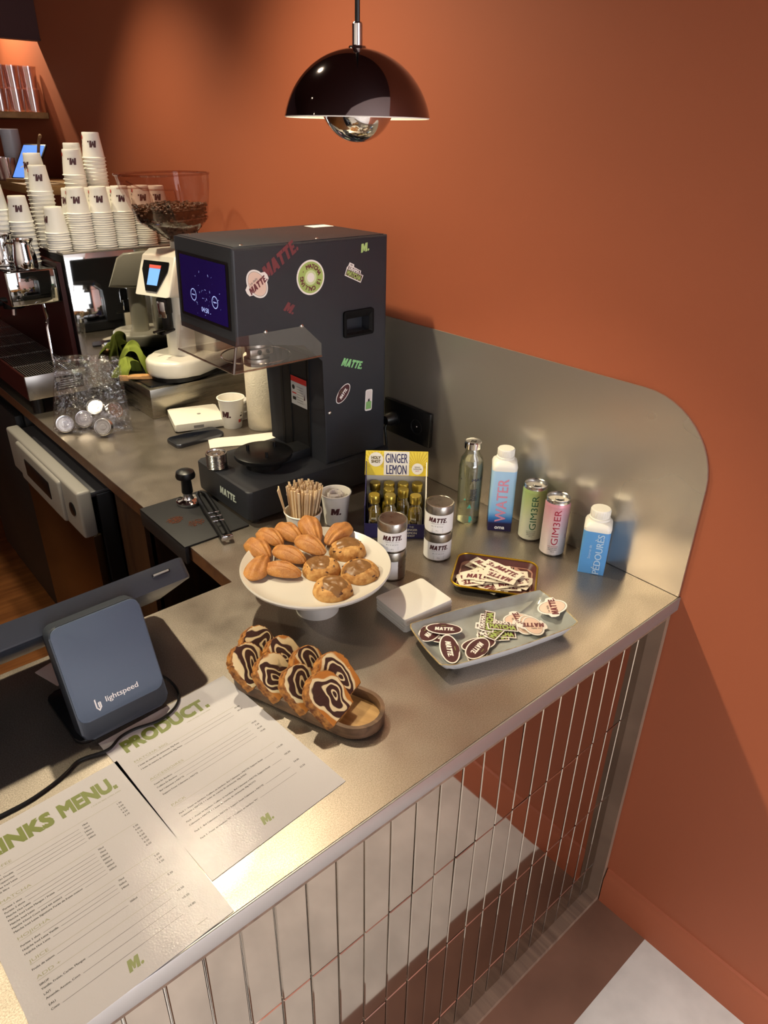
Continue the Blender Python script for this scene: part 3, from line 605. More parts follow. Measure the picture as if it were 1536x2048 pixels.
# cups that stand upright
def open_cup(name, lab, loc, rz, rt, rb, h, pr, k=0.018, dot_side=False, grp=None):
    t = thing(name, lab, 'cup', loc, rz, grp)
    m = MB(); m.lathe([(0, 0.004), (rb - 0.002, 0.004), (rb - 0.002, 0), (rb, 0), (rt - 0.001, h - 0.004), (rt + 0.0015, h - 0.003), (rt + 0.002, h - 0.001), (rt, h), (rt - 0.0015, h - 0.001), (rb - 0.001, 0.006), (0, 0.006)], CUPW, 40)
    if pr:
        f = lambda x, y: Vector(((rb + (rt - rb) * (h * 0.40 + y) / h + 0.0004) * math.cos(-PI / 2 + x / rb / 1.1), (rb + (rt - rb) * (h * 0.40 + y) / h + 0.0004) * math.sin(-PI / 2 + x / rb / 1.1), h * 0.40 + y))
        m.brand('M.', k, BROWN, f, shear=0.15, w=k * 1.35)
        if dot_side:
            def q(x0, x1, y0, y1, mm): m.flat([(x0, y0), (x1, y0), (x1, y1), (x0, y1)], mm, lambda x, y: f(x + 0.044, y - 0.006))
            q(-0.008, 0, -0.012, -0.002, RECR); q(0, 0.008, -0.012, -0.002, GREYP); q(-0.003, 0.004, 0.006, 0.011, INK); q(0, 0.003, 0.016, 0.02, GREYP)
    m.build('body', t); return t
open_cup('paper_cup', 'white paper cup standing in front of the paper roll on the back counter', (-0.214, 1.36, 0), -1.05, 0.040, 0.028, 0.094, True, 0.02, True)
t = thing('paper_roll', 'tall white embossed kitchen paper roll behind the black machine', 'paper roll', (-0.135, 1.30, 0))
MB().lathe([(0.02, 0), (0.05, 0), (0.052, 0.003), (0.052, 0.222), (0.05, 0.225), (0.02, 0.225), (0.02, 0)], mat('kitchen_paper', 'eee6d2', 0.85, bump=0.6, bscale=260), 48).build('sheets', t)
MB().lathe([(0.018, 0.0), (0.0199, 0.0), (0.0199, 0.226), (0.018, 0.226), (0.018, 0)], mat('cardboard', 'b08a60', 0.8), 24).build('core', t)
lidp = MB().lathe([(0, 0.003), (0.034, 0.003), (0.037, 0.004), (0.038, 0.0), (0.0395, 0.0), (0.038, 0.0055), (0.034, 0.0045), (0, 0.0045)], mat('white_lid', 'e9e6e0', 0.4), 28).build('cup_lid')
lidp.location = (-0.165, 1.425, H); tag(lidp, 'white plastic cup lid in the stack between the cup and the paper roll', 'lid', 'white cup lids stacked behind the paper cup')
for k in range(1, 10): dup(lidp, (-0.165 + rnd.gauss(0, 0.001), 1.425, 0.0058 * k))
m = MB(); m.grid(lambda u, v: Vector((0.21 * (u - 0.5), 0.075 * (v - 0.5), 0.0012 + 0.0012 * math.sin(7 * u + 2 * v) + 0.0012 * math.sin(9 * v))), 16, 10, mat('napkin_paper', 'e8dfd3', 0.85))
m.grid(lambda u, v: Vector((0.21 * (u - 0.5), 0.075 * (0.5 - v), 0.0002)), 4, 4, MATS['napkin_paper'])
solo(m, 'paper_sheet', 'thin white paper sheet lying between the phone and the black machine', 'paper', (-0.245, 1.235, 0), -0.42)
# wall socket and plug
t = thing('wall_socket', 'black double wall socket on the splash plate behind the drinks', 'socket', (-0.006, 0.79, 0.135))
MB().span(-0.012, 0.0, -0.088, 0.088, -0.046, 0.046, BLACK, 0.003).build('plate', t)
for y in (-0.04, 0.045): MB().lathe([(0.02, 0.0), (0.021, 0.002), (0.019, 0.0025), (0.018, -0.004), (0, -0.004)], BLACKM, 24, M=Matrix.Translation((-0.0125, y, 0)) @ Matrix.Rotation(-PI / 2, 4, 'Y')).ball((-0.011, y, 0.0), 0.0025, CHROME, 8, 6).build('outlet', t)
m = MB(); m.lathe([(0, 0.03), (0.012, 0.03), (0.018, 0.018), (0.019, 0.0), (0, 0.0)], BLACK, 20, M=Matrix.Rotation(-PI / 2, 4, 'Y'))
t = thing('power_cable', 'black plug and cable hanging from the wall socket', 'cable', (-0.022, 0.835, 0.135)); m.build('plug', t)
MB().tube([(-0.02, 0, 0), (-0.03, 0, -0.02), (-0.028, -0.004, -0.06), (-0.022, -0.004, -0.10), (-0.03, 0.01, -0.125), (-0.05, 0.05, -0.131), (-0.07, 0.25, -0.131)], 0.0035, BLACK, 8).build('cord', t)
# ================================================================ tamping mat and tools
RUB = mat('black_rubber', '17171a', 0.6, bump=0.1, bscale=400)
t = thing('tamping_mat', 'black rubber mat folded over the counter edge under the tamper', 'mat', (-0.58, 0.895, 0))
part(MB().span(-0.668, -0.507, 0.782, 1.012, 0.0003, 0.0045, RUB, 0.001).span(-0.668, -0.659, 0.782, 1.012, -0.04, 0.004, RUB, 0.001), 'sheet', t)
t = thing('tamper', 'coffee tamper with black handle and steel base standing on the rubber mat', 'tamper', (-0.563, 0.968, 0.0045))
MB().lathe([(0, 0), (0.028, 0), (0.029, 0.002), (0.029, 0.007), (0.026, 0.010), (0.014, 0.012), (0.011, 0.018), (0.0115, 0.028), (0, 0.028)], CHROME, 36).build('base', t, 'polished steel base')
MB().lathe([(0.0125, 0.028), (0.0135, 0.03), (0.012, 0.062), (0.014, 0.066), (0.0225, 0.068), (0.0235, 0.073), (0.021, 0.083), (0.012, 0.088), (0, 0.089)], BLACK, 36).build('handle', t, 'black mushroom handle')
a = Vector((-0.5211, 0.9901,0.0)); b = Vector((-0.5838, 0.7440,0.0)); d = (b - a); L_ = d.length
t = thing('tongs', 'black tongs with bright metal bars lying across the rubber mat', 'tongs', (a.x, a.y, 0.005), math.atan2(d.y, d.x))
for s in (-1, 1): MB().tube([(0.0, s * 0.004, 0.006), (0.02, s * 0.011, 0.007), (L_ * 0.45, s * 0.012, 0.009), (L_ * 0.7, s * 0.010, 0.008), (L_ - 0.006, s * 0.009, 0.007)], [0.004, 0.005, 0.006, 0.005, 0.005], BLACK, 8).build('arm', t)
m = MB()
for k in (0.52, 0.60, 0.69): m.box((L_ * k, 0, 0.012), (0.004, 0.028, 0.006), CHROME, 0.001)
m.box((L_ - 0.004, 0, 0.008), (0.008, 0.026, 0.012), CHROME, 0.002); m.build('cross_bar', t, 'bright metal cross bars')
m = MB(); GRD = mat('coffee_grounds', '5a2a10', 0.8)
for cx, cy, n in ((-0.6289, 0.9070, 150), (-0.5964, 0.8650, 110)):
    for k in range(n):
        r = 0.020 * rnd.random() ** 0.7; a_ = rnd.uniform(0, 6.28); m.ball((cx + r * math.cos(a_), cy + 0.8 * r * math.sin(a_), 0.0050), (0.0014, 0.0011, 0.0007), GRD, 5, 3)
solo(m, 'coffee_grounds', 'brown coffee grounds spilt on the rubber mat', 'coffee grounds', kind='stuff')
# ================================================================ matcha machine
MB_BLK = mat('machine_black', '282a30', 0.45, spec=0.4); SCR = mat('screw_steel', 'd0d0d0', 0.2, 1.0)
y0, y1 = 0.797, 1.045
t = thing('matcha_machine', 'tall black drinks machine covered in stickers', 'drinks machine', (-0.30, 0.915, 0))
body = [(-0.086, 0.082), (-0.086, 0.600), (-0.488, 0.600), (-0.494, 0.408), (-0.325, 0.392), (-0.272, 0.345), (-0.272, 0.082)]
m = MB(); m.prism(body, -y1, -y0, MB_BLK, M=XZ, bev=0.006, seg=3); bd = part(m, 'housing', t)
m = MB(); m.span(-0.480, -0.094, y0 + 0.006, y1 - 0.006, 0.5995, 0.6015, MB_BLK, 0.0008); bd2 = part(m, 'top_cover', t)
m = MB()
for x, y in ((-0.455, y0 + 0.02), (-0.46, y1 - 0.02), (-0.28, y1 - 0.02), (-0.27, y0 + 0.02), (-0.11, y1 - 0.02)): m.ball((x, y, 0.6015), (0.004, 0.004, 0.002), SCR, 8, 6)
m.span(-0.16, -0.10, 0.98, 1.02, 0.6015, 0.6019, WHITE); m.build('screw', bd2, 'bright screws and a white label')
m = MB(); m.prism(rrect(0.425, 0.245, 0.012, cx=-0.292, cy=0.903), 0.010, 0.082, MB_BLK, bev=0.004, seg=3)
ba = part(m, 'base', t)
m = MB(); m.brand('MATTE.', 0.019, mat('logo_silver', 'b9c4bb', 0.4), plane_map((-0.5056, 0.875, 0.036), (0, -1, 0), (0, 0, 1)), shear=0.15, w=0.075); m.build('lettering', ba, 'silver lettering')
m = MB(); m.ball((-0.40, 0.7805, 0.048), (0.0045, 0.002, 0.0045), SCR, 10, 6); m.build('screw', ba)
for x, y in ((-0.48, 0.80), (-0.48, 1.0), (-0.11, 0.80), (-0.11, 1.0)): part(MB().cyl((x, y, 0), 0.014, 0.011, BLACK, 14), 'foot', t)
# display on the side facing the barista
SCRN = mat('screen_indigo', '150c48', 0.12, emit=0.16); SCRL = mat('screen_ring', '9fb0f0', 0.3, emit=0.5); SCRO = mat('screen_amber', '6a3a3c', 0.3, emit=0.5)
fmS = plane_map((-0.4925, (y0 + y1) / 2, 0.5), (0, -1, 0), (0.0, 0, 1)); tilt = Matrix.Rotation(0.0, 4, 'Y')
def sc(z): return -0.488 - 0.006 * (0.600 - z) / 0.192 - 0.0007
fmS = lambda x, y: Vector((sc(0.5 + y) - 0.0004, (y0 + y1) / 2 - x, 0.5 + y))
m = MB(); m.flat([(-0.108, -0.062), (0.108, -0.062), (0.108, 0.072), (-0.108, 0.072)], BLACK, lambda x, y: fmS(x, y) + Vector((0.0002, 0, 0)))
m.flat([(-0.098, -0.056), (0.098, -0.056), (0.098, 0.066), (-0.098, 0.066)], SCRN, lambda x, y: fmS(x, y) - Vector((0.0002, 0, 0)))
for cx, cy in ((-0.045, -0.012), (0.048, -0.014)):
    for k in range(20):
        a0, a1 = 2 * PI * k / 20, 2 * PI * (k + 1) / 20
        m.flat([(cx + r * math.cos(a), cy + r * math.sin(a)) for r, a in ((0.011, a0), (0.013, a0), (0.013, a1), (0.011, a1))], SCRL, lambda x, y: fmS(x, y) - Vector((0.0005, 0, 0)))
    m.flat([(cx - 0.007, cy - 0.001), (cx + 0.007, cy - 0.001), (cx + 0.007, cy + 0.001), (cx - 0.007, cy + 0.001)], SCRL, lambda x, y: fmS(x, y) - Vector((0.0005, 0, 0)))
rs = random.Random(5)
for k in range(34):
    x, y, a = rs.gauss(0.005, 0.03), rs.gauss(-0.008, 0.018), rs.uniform(0, 3)
    x = max(-0.09, min(0.09, x)); y = max(-0.05, min(0.06, y)); r = rs.uniform(0.001, 0.005)
    m.flat([(x, y), (x + r * math.cos(a), y + r * math.sin(a)), (x + r * math.cos(a) + 0.001, y + r * math.sin(a) + 0.001), (x + 0.001, y + 0.001)], SCRL, lambda x, y: fmS(x, y) - Vector((0.0004, 0, 0)))
m.text('04:58', 0.010, SCRL, lambda x, y: fmS(x + 0.003, y - 0.042) - Vector((0.0005, 0, 0)), 'c', bold=0.02); part(m, 'display', t, 'glowing indigo display')
# recessed carry handle
hx0, hz0 = (-0.1736, 0.4146); HM = mat('handle_black', '050506', 0.7, spec=0.2)
m = MB(); yh = y0 - 0.001
R0 = rrect(0.088, 0.060, 0.006, 3); R1 = rrect(0.078, 0.050, 0.004, 3); R2 = rrect(0.066, 0.032, 0.003, 3, cy=-0.004)
n_ = len(R0)
def carve(obj, x0, x1, y0c, y1c, z0, z1):
    # cut a real pocket into obj
    cut = MB().span(x0, x1, y0c, y1c, z0, z1, HM).build('tmp_cutter'); cut.location = (0, 0, H)
    bpy.context.view_layer.update()
    md = obj.modifiers.new('cut', 'BOOLEAN'); md.object = cut; md.operation = 'DIFFERENCE'; md.solver = 'EXACT'
    dg = bpy.context.evaluated_depsgraph_get(); dg.update(); me = bpy.data.meshes.new_from_object(obj.evaluated_get(dg))
    me.set_sharp_from_angle(angle=math.radians(12)); old = obj.data; obj.modifiers.remove(md); obj.data = me; bpy.data.meshes.remove(old); bpy.data.objects.remove(cut)
carve(bd, hx0 - 0.034, hx0 + 0.034, y0 - 0.01, y0 + 0.028, hz0 - 0.021, hz0 + 0.013)
vs = [Vector((hx0 + p[0], yh - 0.004, hz0 + p[1])) for p in R0] + [Vector((hx0 + p[0], yh - 0.005, hz0 + p[1])) for p in R1] + [Vector((hx0 + p[0], yh + 0.0006, hz0 + p[1])) for p in R2] + [Vector((hx0 + p[0], yh + 0.001, hz0 + p[1])) for p in R0]
fs = []
for i in range(n_):
    j = (i + 1) % n_; fs += [(i, j, n_ + j, n_ + i), (n_ + i, n_ + j, 2 * n_ + j, 2 * n_ + i), (3 * n_ + i, 3 * n_ + j, j, i)]
m.add(vs, fs, HM); part(m, 'carry_handle', t, 'recessed black handle')
m = MB()
for q in ((-0.4228, 0.4295), (-0.3313, 0.4290), (-0.2609, 0.2139)): m.ball((q[0], y0 - 0.001, q[1]), (0.005, 0.003, 0.005), SCR, 12, 8)
part(m, 'screw', t, 'bright steel screws')
# column front with grooves and a warning label
m = MB(); m.span(-0.2728, -0.2715, 0.86, 0.985, 0.085, 0.34, BLACKM); m.span(-0.2735, -0.2725, 0.868, 0.871, 0.085, 0.34, BLACK); m.span(-0.2735, -0.2725, 0.974, 0.977, 0.085, 0.34, BLACK)
for y in (0.862, 0.942): m.span(-0.2745, -0.2725, y - 0.003, y + 0.003, 0.085, 0.34, mat('groove_black', '040405', 0.5))
cf = part(m, 'column_front', t)
LBL = mat('label_grey', 'c9c9c6', 0.5); WRED = mat('label_warning_red', 'c92a25', 0.5)
fmL = plane_map((-0.2748, 0.9345, 0.205), (0, -1, 0), (0, 0, 1))
m = MB(); m.flat([(-0.0005, 0), (0.066, 0), (0.066, 0.072), (-0.0005, 0.072)], LBL, fmL); f2 = lambda x, y: fmL(x, y) - Vector((0.0002, 0, 0))
m.flat([(-0.0005, 0.058), (0.066, 0.058), (0.066, 0.072), (-0.0005, 0.072)], WRED, f2); m.flat([(0.004, 0.028), (0.022, 0.028), (0.022, 0.031), (0.004, 0.031)], WRED, f2)
m.flat(ell(0.006, 0.006, 14, 0.010, 0.044), INK, f2); m.flat([(0.006, 0.012), (0.02, 0.012), (0.02, 0.02), (0.006, 0.02)], INK, f2); m.flat([(0.053, 0.02), (0.059, 0.02), (0.056, 0.036)], BROWN, f2)
for k in range(7): m.flat([(0.024, 0.008 + 0.0065 * k), (0.05, 0.008 + 0.0065 * k), (0.05, 0.0095 + 0.0065 * k), (0.024, 0.0095 + 0.0065 * k)], GREYP, f2)
m.build('warning_label', cf, 'white warning label with red band')
# clear guard, chuck and turntable
ACR = thin_glass('clear_acrylic', 'f6f4f2', 0.07, 0.02, edge=0.5); ACE = thin_glass('acrylic_edge', 'd9cfc8', 0.35, 0.1, edge=0.8)
gx0, gx1, gy0, gy1, gz = -0.508, -0.283, 0.792, 1.040, 0.356; AX, AY = -0.392, 0.892
m = MB()
out = [(gx0, gy0), (gx1, gy0), (gx1, gy1), (gx0, gy1)]
N_ = 48; vo = []; vi = []
for k in range(N_):
    a = 2 * PI * k / N_; c, s = math.cos(a), math.sin(a)
    tt = min(((gx1 - AX) / c if c > 0 else (gx0 - AX) / c) if abs(c) > 1e-6 else 9, ((gy1 - AY) / s if s > 0 else (gy0 - AY) / s) if abs(s) > 1e-6 else 9)
    vo.append(Vector((AX + tt * c, AY + tt * s, gz))); vi.append(Vector((AX + 0.078 * c, AY + 0.078 * s, gz)))
m.add(vo + vi, [(k, (k + 1) % N_, N_ + (k + 1) % N_, N_ + k) for k in range(N_)], ACR)
m.add([(gx0, gy0, gz), (gx0, gy1, gz), (gx0 + 0.012, gy1, 0.42), (gx0 + 0.012, gy0, 0.42)], [(0, 1, 2, 3)], ACR)
m.add([(gx0, gy0, gz), (gx1, gy0, gz), (gx1, gy0, 0.385), (-0.33, gy0, 0.43), (gx0 + 0.012, gy0, 0.43)], [(0, 1, 2, 3, 4)], ACR)
m.add([(gx0, gy1 + 0.009, gz), (gx1, gy1 + 0.009, gz), (gx1, gy1 + 0.009, 0.385), (-0.33, gy1 + 0.009, 0.43), (gx0 + 0.012, gy1 + 0.009, 0.43)], [(0, 1, 2, 3, 4)], ACR)
g = part(m, 'splash_guard', t, 'clear acrylic guard')
m = MB(); m.tube([(gx1, gy0, gz), (gx0, gy0, gz), (gx0, gy1, gz)], 0.0022, ACE, 6).tube([(gx0, gy0, gz), (gx0 + 0.010, gy0, 0.41)], 0.003, ACE, 6).tube([(AX + 0.078 * math.cos(2 * PI * k / 40), AY + 0.078 * math.sin(2 * PI * k / 40), gz) for k in range(41)], 0.0016, ACE, 5)
g2 = m.build('edge', g)
m = MB(); m.lathe([(0, 0.41), (0.030, 0.41), (0.031, 0.395), (0.031, 0.378), (0.026, 0.376), (0.026, 0.365), (0.022, 0.362), (0.022, 0.352), (0.029, 0.350), (0.030, 0.338), (0.028, 0.334), (0, 0.334)], STEEL, 36, c=(AX, AY, 0)).box((AX - 0.005, AY - 0.026, 0.370), (0.06, 0.016, 0.016), STEEL, 0.003)
ck = part(m, 'chuck', t, 'steel chuck')
m = MB()
for x in (-0.012, 0.010): m.lathe([(0, 0), (0.0055, 0), (0.0055, 0.002), (0.003, 0.002), (0.003, 0.0), (0, 0.0)], BLACK, 12, M=Matrix.Translation((AX + x, AY - 0.0345, 0.370)) @ Matrix.Rotation(PI / 2, 4, 'X'))
m.tube([(AX + 0.03, AY - 0.02, 0.386), (AX + 0.062, AY - 0.028, 0.392)], 0.003, CHROME, 8); m.build('clamp_bolt', ck)
m = MB(); m.lathe([(0, 0.082), (0.044, 0.082), (0.044, 0.10), (0.05, 0.104), (0.068, 0.107), (0.070, 0.110), (0.070, 0.117), (0.067, 0.119), (0, 0.119)], BLACK, 48, c=(AX, AY, 0)).span(AX + 0.03, -0.27, AY - 0.03, AY + 0.03, 0.084, 0.108, BLACKM, 0.003); tb = part(m, 'turntable', t, 'round black turntable')
m = MB()
for k in range(3): a_ = -1.9 + k * 2.1; m.cyl((AX + 0.038 * math.cos(a_), AY + 0.038 * math.sin(a_), 0.119), 0.004, 0.014, BLACK, 12)
m.build('pin', tb)
# ---------------- sticker kit: every sticker lies in its own XY plane, face up
STW = mat('sticker_white', 'f4efe8', 0.4); PINK = mat('sticker_pink', 'e9cdbb', 0.45); LIME = mat('sticker_green', 'a9bf6b', 0.45); DRED = mat('sticker_dark_red', '6d3338', 0.45); LPAPER = mat('sticker_cream', 'efe6d2', 0.45)
def zz(z): return lambda x, y: Vector((x, y, z))
def st_oval(s=1.0):
    m = MB(); m.prism(ell(0.033 * s, 0.0175 * s, 32), 0, 0.0004, STW); m.prism([(p[0], p[1] * (1.0 if abs(p[0]) > 0.010 * s or p[1] < 0 else 1.12)) for p in ell(0.0305 * s, 0.0152 * s, 36)], 0.0004, 0.0006, BROWN)
    m.brand('MATTE.', 0.0098 * s, STW, lambda x, y: Vector((x, y - 0.0055 * s, 0.0008)), shear=0.2, w=0.035 * s); m.text('matcha', 0.0022 * s, LIME, lambda x, y: Vector((x, y + 0.0088 * s, 0.0008)), 'c'); return m
def st_daily(s=1.0):
    m = MB(); o = [(-0.0225, -0.0105), (-0.0215, -0.004)]
    poly = []
    for k in range(48):
        a = 2 * PI * k / 48; ex, ey = 0.0195 * math.cos(a), 0.0275 * math.sin(a)
        if abs(ey) < 0.0095: ex = math.copysign(max(abs(ex), 0.0265 - 0.2 * abs(ey) if ex * ey >= -1e-6 or True else 0), ex) + 0.002 * math.copysign(1, ey) * 0
        poly.append((ex * s, ey * s))
    m.prism(poly, 0, 0.0004, STW); m.prism(ell(0.0165 * s, 0.0245 * s, 36), 0.0004, 0.0006, PINK)
    for k in range(36):
        a0, a1 = 2 * PI * k / 36, 2 * PI * (k + 1) / 36
        m.flat([(r * 0.0165 * s * math.cos(a), r * 0.0245 * s * math.sin(a)) for r, a in ((0.965, a0), (1.0, a0), (1.0, a1), (0.965, a1))], GREYP, zz(0.0007))
    m.brand('MATTE.', 0.012 * s, DRED, lambda x, y: Vector((x, y - 0.008 * s, 0.0009)), shear=0.2, w=0.043 * s); m.text('Le daily', 0.0042 * s, INK, lambda x, y: Vector((x - 0.003 * s, y + 0.0065 * s, 0.0009)), 'c'); return m
def st_drama(s=1.0):
    m = MB(); m.prism([(p[0] * s, p[1] * s) for p in [(-0.029, -0.016), (0.029, -0.016), (0.030, 0.004), (0.019, 0.006), (0.018, 0.012), (-0.008, 0.013), (-0.010, 0.019), (-0.026, 0.019), (-0.027, 0.010), (-0.030, 0.005)]], 0, 0.0004, STW)
    m.prism([(p[0] * s, p[1] * s) for p in [(-0.026, 0.0025), (0.016, 0.0025), (0.015, 0.0105), (-0.025, 0.0105)]], 0.0004, 0.0006, BROWN)
    m.prism([(p[0] * s, p[1] * s) for p in [(-0.027, -0.0135), (0.027, -0.0135), (0.0272, 0.0015), (-0.0272, 0.0015)]], 0.0004, 0.0006, BROWN)
    m.text('DRAMA', 0.0065 * s, STW, lambda x, y: Vector((x - 0.005 * s, y + 0.0033 * s, 0.0008)), 'c', w=0.036 * s, bold=0.045); m.text('MATCHA', 0.0115 * s, LIME, lambda x, y: Vector((x, y - 0.0118 * s, 0.0008)), 'c', w=0.050 * s, bold=0.05)
    m.text('LESS', 0.003 * s, BROWN, lambda x, y: Vector((x - 0.018 * s, y + 0.0135 * s, 0.0008)), 'c', bold=0.03); m.text('MORE', 0.0028 * s, BROWN, lambda x, y: Vector((x + 0.0225 * s, y + 0.0026 * s, 0.0008)), 'c', bold=0.03); return m
def st_strip(s=1.0):
    m = MB(); m.prism(rrect(0.052 * s, 0.021 * s, 0.001), 0, 0.0004, LPAPER); m.brand('MATTE.', 0.0115 * s, DRED, lambda x, y: Vector((x, y - 0.0058 * s, 0.0006)), shear=0.22, w=0.040 * s); return m
def st_word(t_, h, w, mm): return MB().brand(t_, h, mm, lambda x, y: Vector((x, y - h / 2, 0.0003)), shear=0.22, w=w)
def stick(mb, q, ang, lab, name='sticker'):
    o = mb.build(name, t, lab); L = t.location
    o.matrix_local = Matrix.Translation((q[0] - L.x, y0 - 0.0003 - L.y, q[1] - L.z + H)) @ Matrix.Rotation(PI / 2, 4, 'X') @ Matrix.Rotation(math.radians(ang), 4, 'Z'); return o
stick(st_word('MATTE.', 0.026, 0.098, DRED), (-0.3790, 0.5706), 33, 'dark red word sticker')
stick(st_word('M.', 0.020, 0.027, DRED), (-0.3601, 0.4711), -28, 'dark red letter sticker')
stick(st_word('M.', 0.018, 0.024, mat('sticker_lime', 'b4d283', 0.45)), (-0.1548, 0.5771), 8, 'pale green letter sticker')
stick(st_word('MATTE.', 0.019, 0.064, mat('sticker_mint', '8fd08c', 0.45)), (-0.1920, 0.3213), -18, 'mint green word sticker')
stick(st_daily(1.12), (-0.4356, 0.5282), 33, 'pink oval sticker with a dark red word')
stick(st_drama(0.86), (-0.1835, 0.5254), -24, 'brown and green stepped sticker')
stick(st_oval(0.83), (-0.2198, 0.2535), 47, 'brown oval sticker')
m = MB(); r = 0.036; m.prism(ell(r, r, 48), 0, 0.0004, STW); m.prism(ell(r * 0.9, r * 0.9, 48), 0.0004, 0.0006, LIME)
m.prism(ell(r * 0.42, r * 0.42, 40), 0.0006, 0.0007, mat('sticker_palegreen', 'd5e0ae', 0.45)); m.prism(ell(r * 0.27, r * 0.27, 40), 0.0007, 0.0008, STW)
s_ = 'MATCHA IS CALLING \u00b7 '
for k, ch in enumerate(s_):
    if ch == ' ': continue
    a = PI / 2 - 2 * PI * (k - 0.3) / len(s_) + 0.1
    m.text(ch, 0.0085, DRED, lambda x, y: Vector(((r * 0.53 + y) * math.cos(a) + x * math.sin(a), (r * 0.53 + y) * math.sin(a) - x * math.cos(a), 0.0009)), 'c', bold=0.04)
stick(m, (-0.3034, 0.5277), 8, 'round green sticker with a ring of lettering')
m = MB(); m.prism(rrect(0.022, 0.054, 0.005), 0, 0.0004, STW); m.prism(rrect(0.017, 0.049, 0.003), 0.0004, 0.0006, mat('sticker_pale', 'e4d8d2', 0.45))
m.prism([(-0.0085, -0.0225), (0.0085, -0.0225), (0.0085, -0.004), (0.004, -0.002), (-0.004, -0.003), (-0.0085, -0.004)], 0.0006, 0.0008, mat('sticker_grass', '86b56f', 0.45)); m.prism([(-0.003, -0.003), (0.003, -0.003), (0.002, 0.005), (0, 0.003), (-0.002, 0.004)], 0.0008, 0.0009, INK)
stick(m, (-0.1407, 0.2205), -3, 'upright pill sticker, pale above and green below')
# pile of lids on the machine base
for k in range(11):
    lid(Matrix.Translation((-0.4852, 0.9525, 0.0824 + 0.0034 * k)) @ Matrix.Rotation(rnd.uniform(-0.1, 0.1) + 2.2, 4, 'Z'), 'aluminium can lid on top of the pile on the black machine base' if k == 10 else 'aluminium can lid within the pile on the black machine base', 'lids piled on the machine base')
# ================================================================ till
SLATE = mat('slate_blue_plastic', '4d5a6c', 0.5); SLATED = mat('slate_dark_plastic', '2a2f38', 0.45)
t = thing('till_terminal', 'slate blue point-of-sale terminal with white lettering on its back', 'till', (-0.975, 0.40, 0), 0.03)
YZ = Matrix(((0, 0, 1, 0), (1, 0, 0, 0), (0, 1, 0, 0), (0, 0, 0, 1)))
MB().prism(rrect(0.140, 0.135, 0.015, cx=-0.004, cy=0.033), 0.0, 0.008, BLACK, bev=0.002).build('base', t, 'flat black base plate')
th = math.atan2(0.138, 0.05)
SM = Matrix.Translation((0.0, -0.045, 0.010)) @ Matrix.Rotation(th, 4, 'X')
m = MB(); m.prism(rrect(0.135, 0.180, 0.014, cy=0.090), -0.036, -0.002, SLATED, M=SM, bev=0.003); m.prism(rrect(0.131, 0.150, 0.013, cy=0.104), -0.002, 0.001, SLATE, M=SM, bev=0.001)
sl = m.build('stand', t, 'slate blue slab stand')
f = lambda x, y: SM @ Vector((x, y, 0.0013))
m = MB()
MB().text('lightspeed', 0.0085, STW, lambda x, y: f(x + 0.003, y + 0.047), 'c', w=0.050, bold=0.012).build('lettering', sl, 'white lettering')
for k, h in ((0, 0.016), (1, 0.010)):
    m.flat([(-0.038 + 0.004 * k, 0.044), (-0.036 + 0.004 * k, 0.042), (-0.036 + 0.004 * k, 0.042 + h), (-0.038 + 0.004 * k, 0.041 + h)], STW, f)
m.flat([(-0.038, 0.044), (-0.034, 0.038), (-0.0295, 0.043), (-0.0295, 0.051), (-0.0315, 0.052), (-0.0315, 0.044), (-0.034, 0.0412), (-0.036, 0.0445)], STW, f); m.build('emblem', sl, 'white flame emblem')
DM = Matrix.Translation((-0.040, 0.052, 0.172)) @ Matrix.Rotation(-0.70, 4, 'X')
m = MB(); m.prism(rrect(0.50, 0.20, 0.012, cx=-0.04, cy=0.10), -0.018, 0.018, SLATED, M=DM, bev=0.003); dp = m.build('display', t, 'wide display seen edge-on')
MB().prism(rrect(0.48, 0.18, 0.004, cx=-0.04, cy=0.10), 0.018, 0.0184, mat('dark_screen', '0a0b10', 0.1), M=DM).build('screen', dp)
MB().box((0.165, -0.0004, 0.004), (0.030, 0.002, 0.005), BLACK, 0.0008, M=DM).box((0.165, -0.0014, 0.0045), (0.026, 0.001, 0.003), GREYP, 0.0003, M=DM).build('button', dp)
m = MB(); m.tube(smooth([(-0.904, 0.432, 0.02), (-0.886, 0.41, 0.008), (-0.8854, 0.3745,0.004), (-0.9025, 0.3484,0.0045), (-0.9349, 0.3363,0.0045), (-0.9715, 0.3434,0.004), (-0.9955, 0.3413,0.004), (-1.0191, 0.3294,0.004), (-1.0560, 0.3373,0.003), (-1.0769, 0.3277,0.003), (-1.0968, 0.3194,0.003), (-1.1322, 0.3111,0.003), (-1.1700, 0.3099,0.003), (-1.24, 0.31, 0.003)]), 0.0023, BLACK, 8)
solo(m, 'cable', 'thin black cable running from the till across both menus', 'cable')
m = MB(); m.span(-0.02, 0.02, -0.003, 0.012, 0.0, 0.03, mat('receipt_paper', 'd9c4be', 0.7)); solo(MB().prism(rrect(0.03, 0.06, 0.002), 0.0005, 0.001, MATS['receipt_paper']), 'receipt', 'small pale paper slip behind the till base', 'receipt', (-1.0214, 0.5496, 0), 0.3)
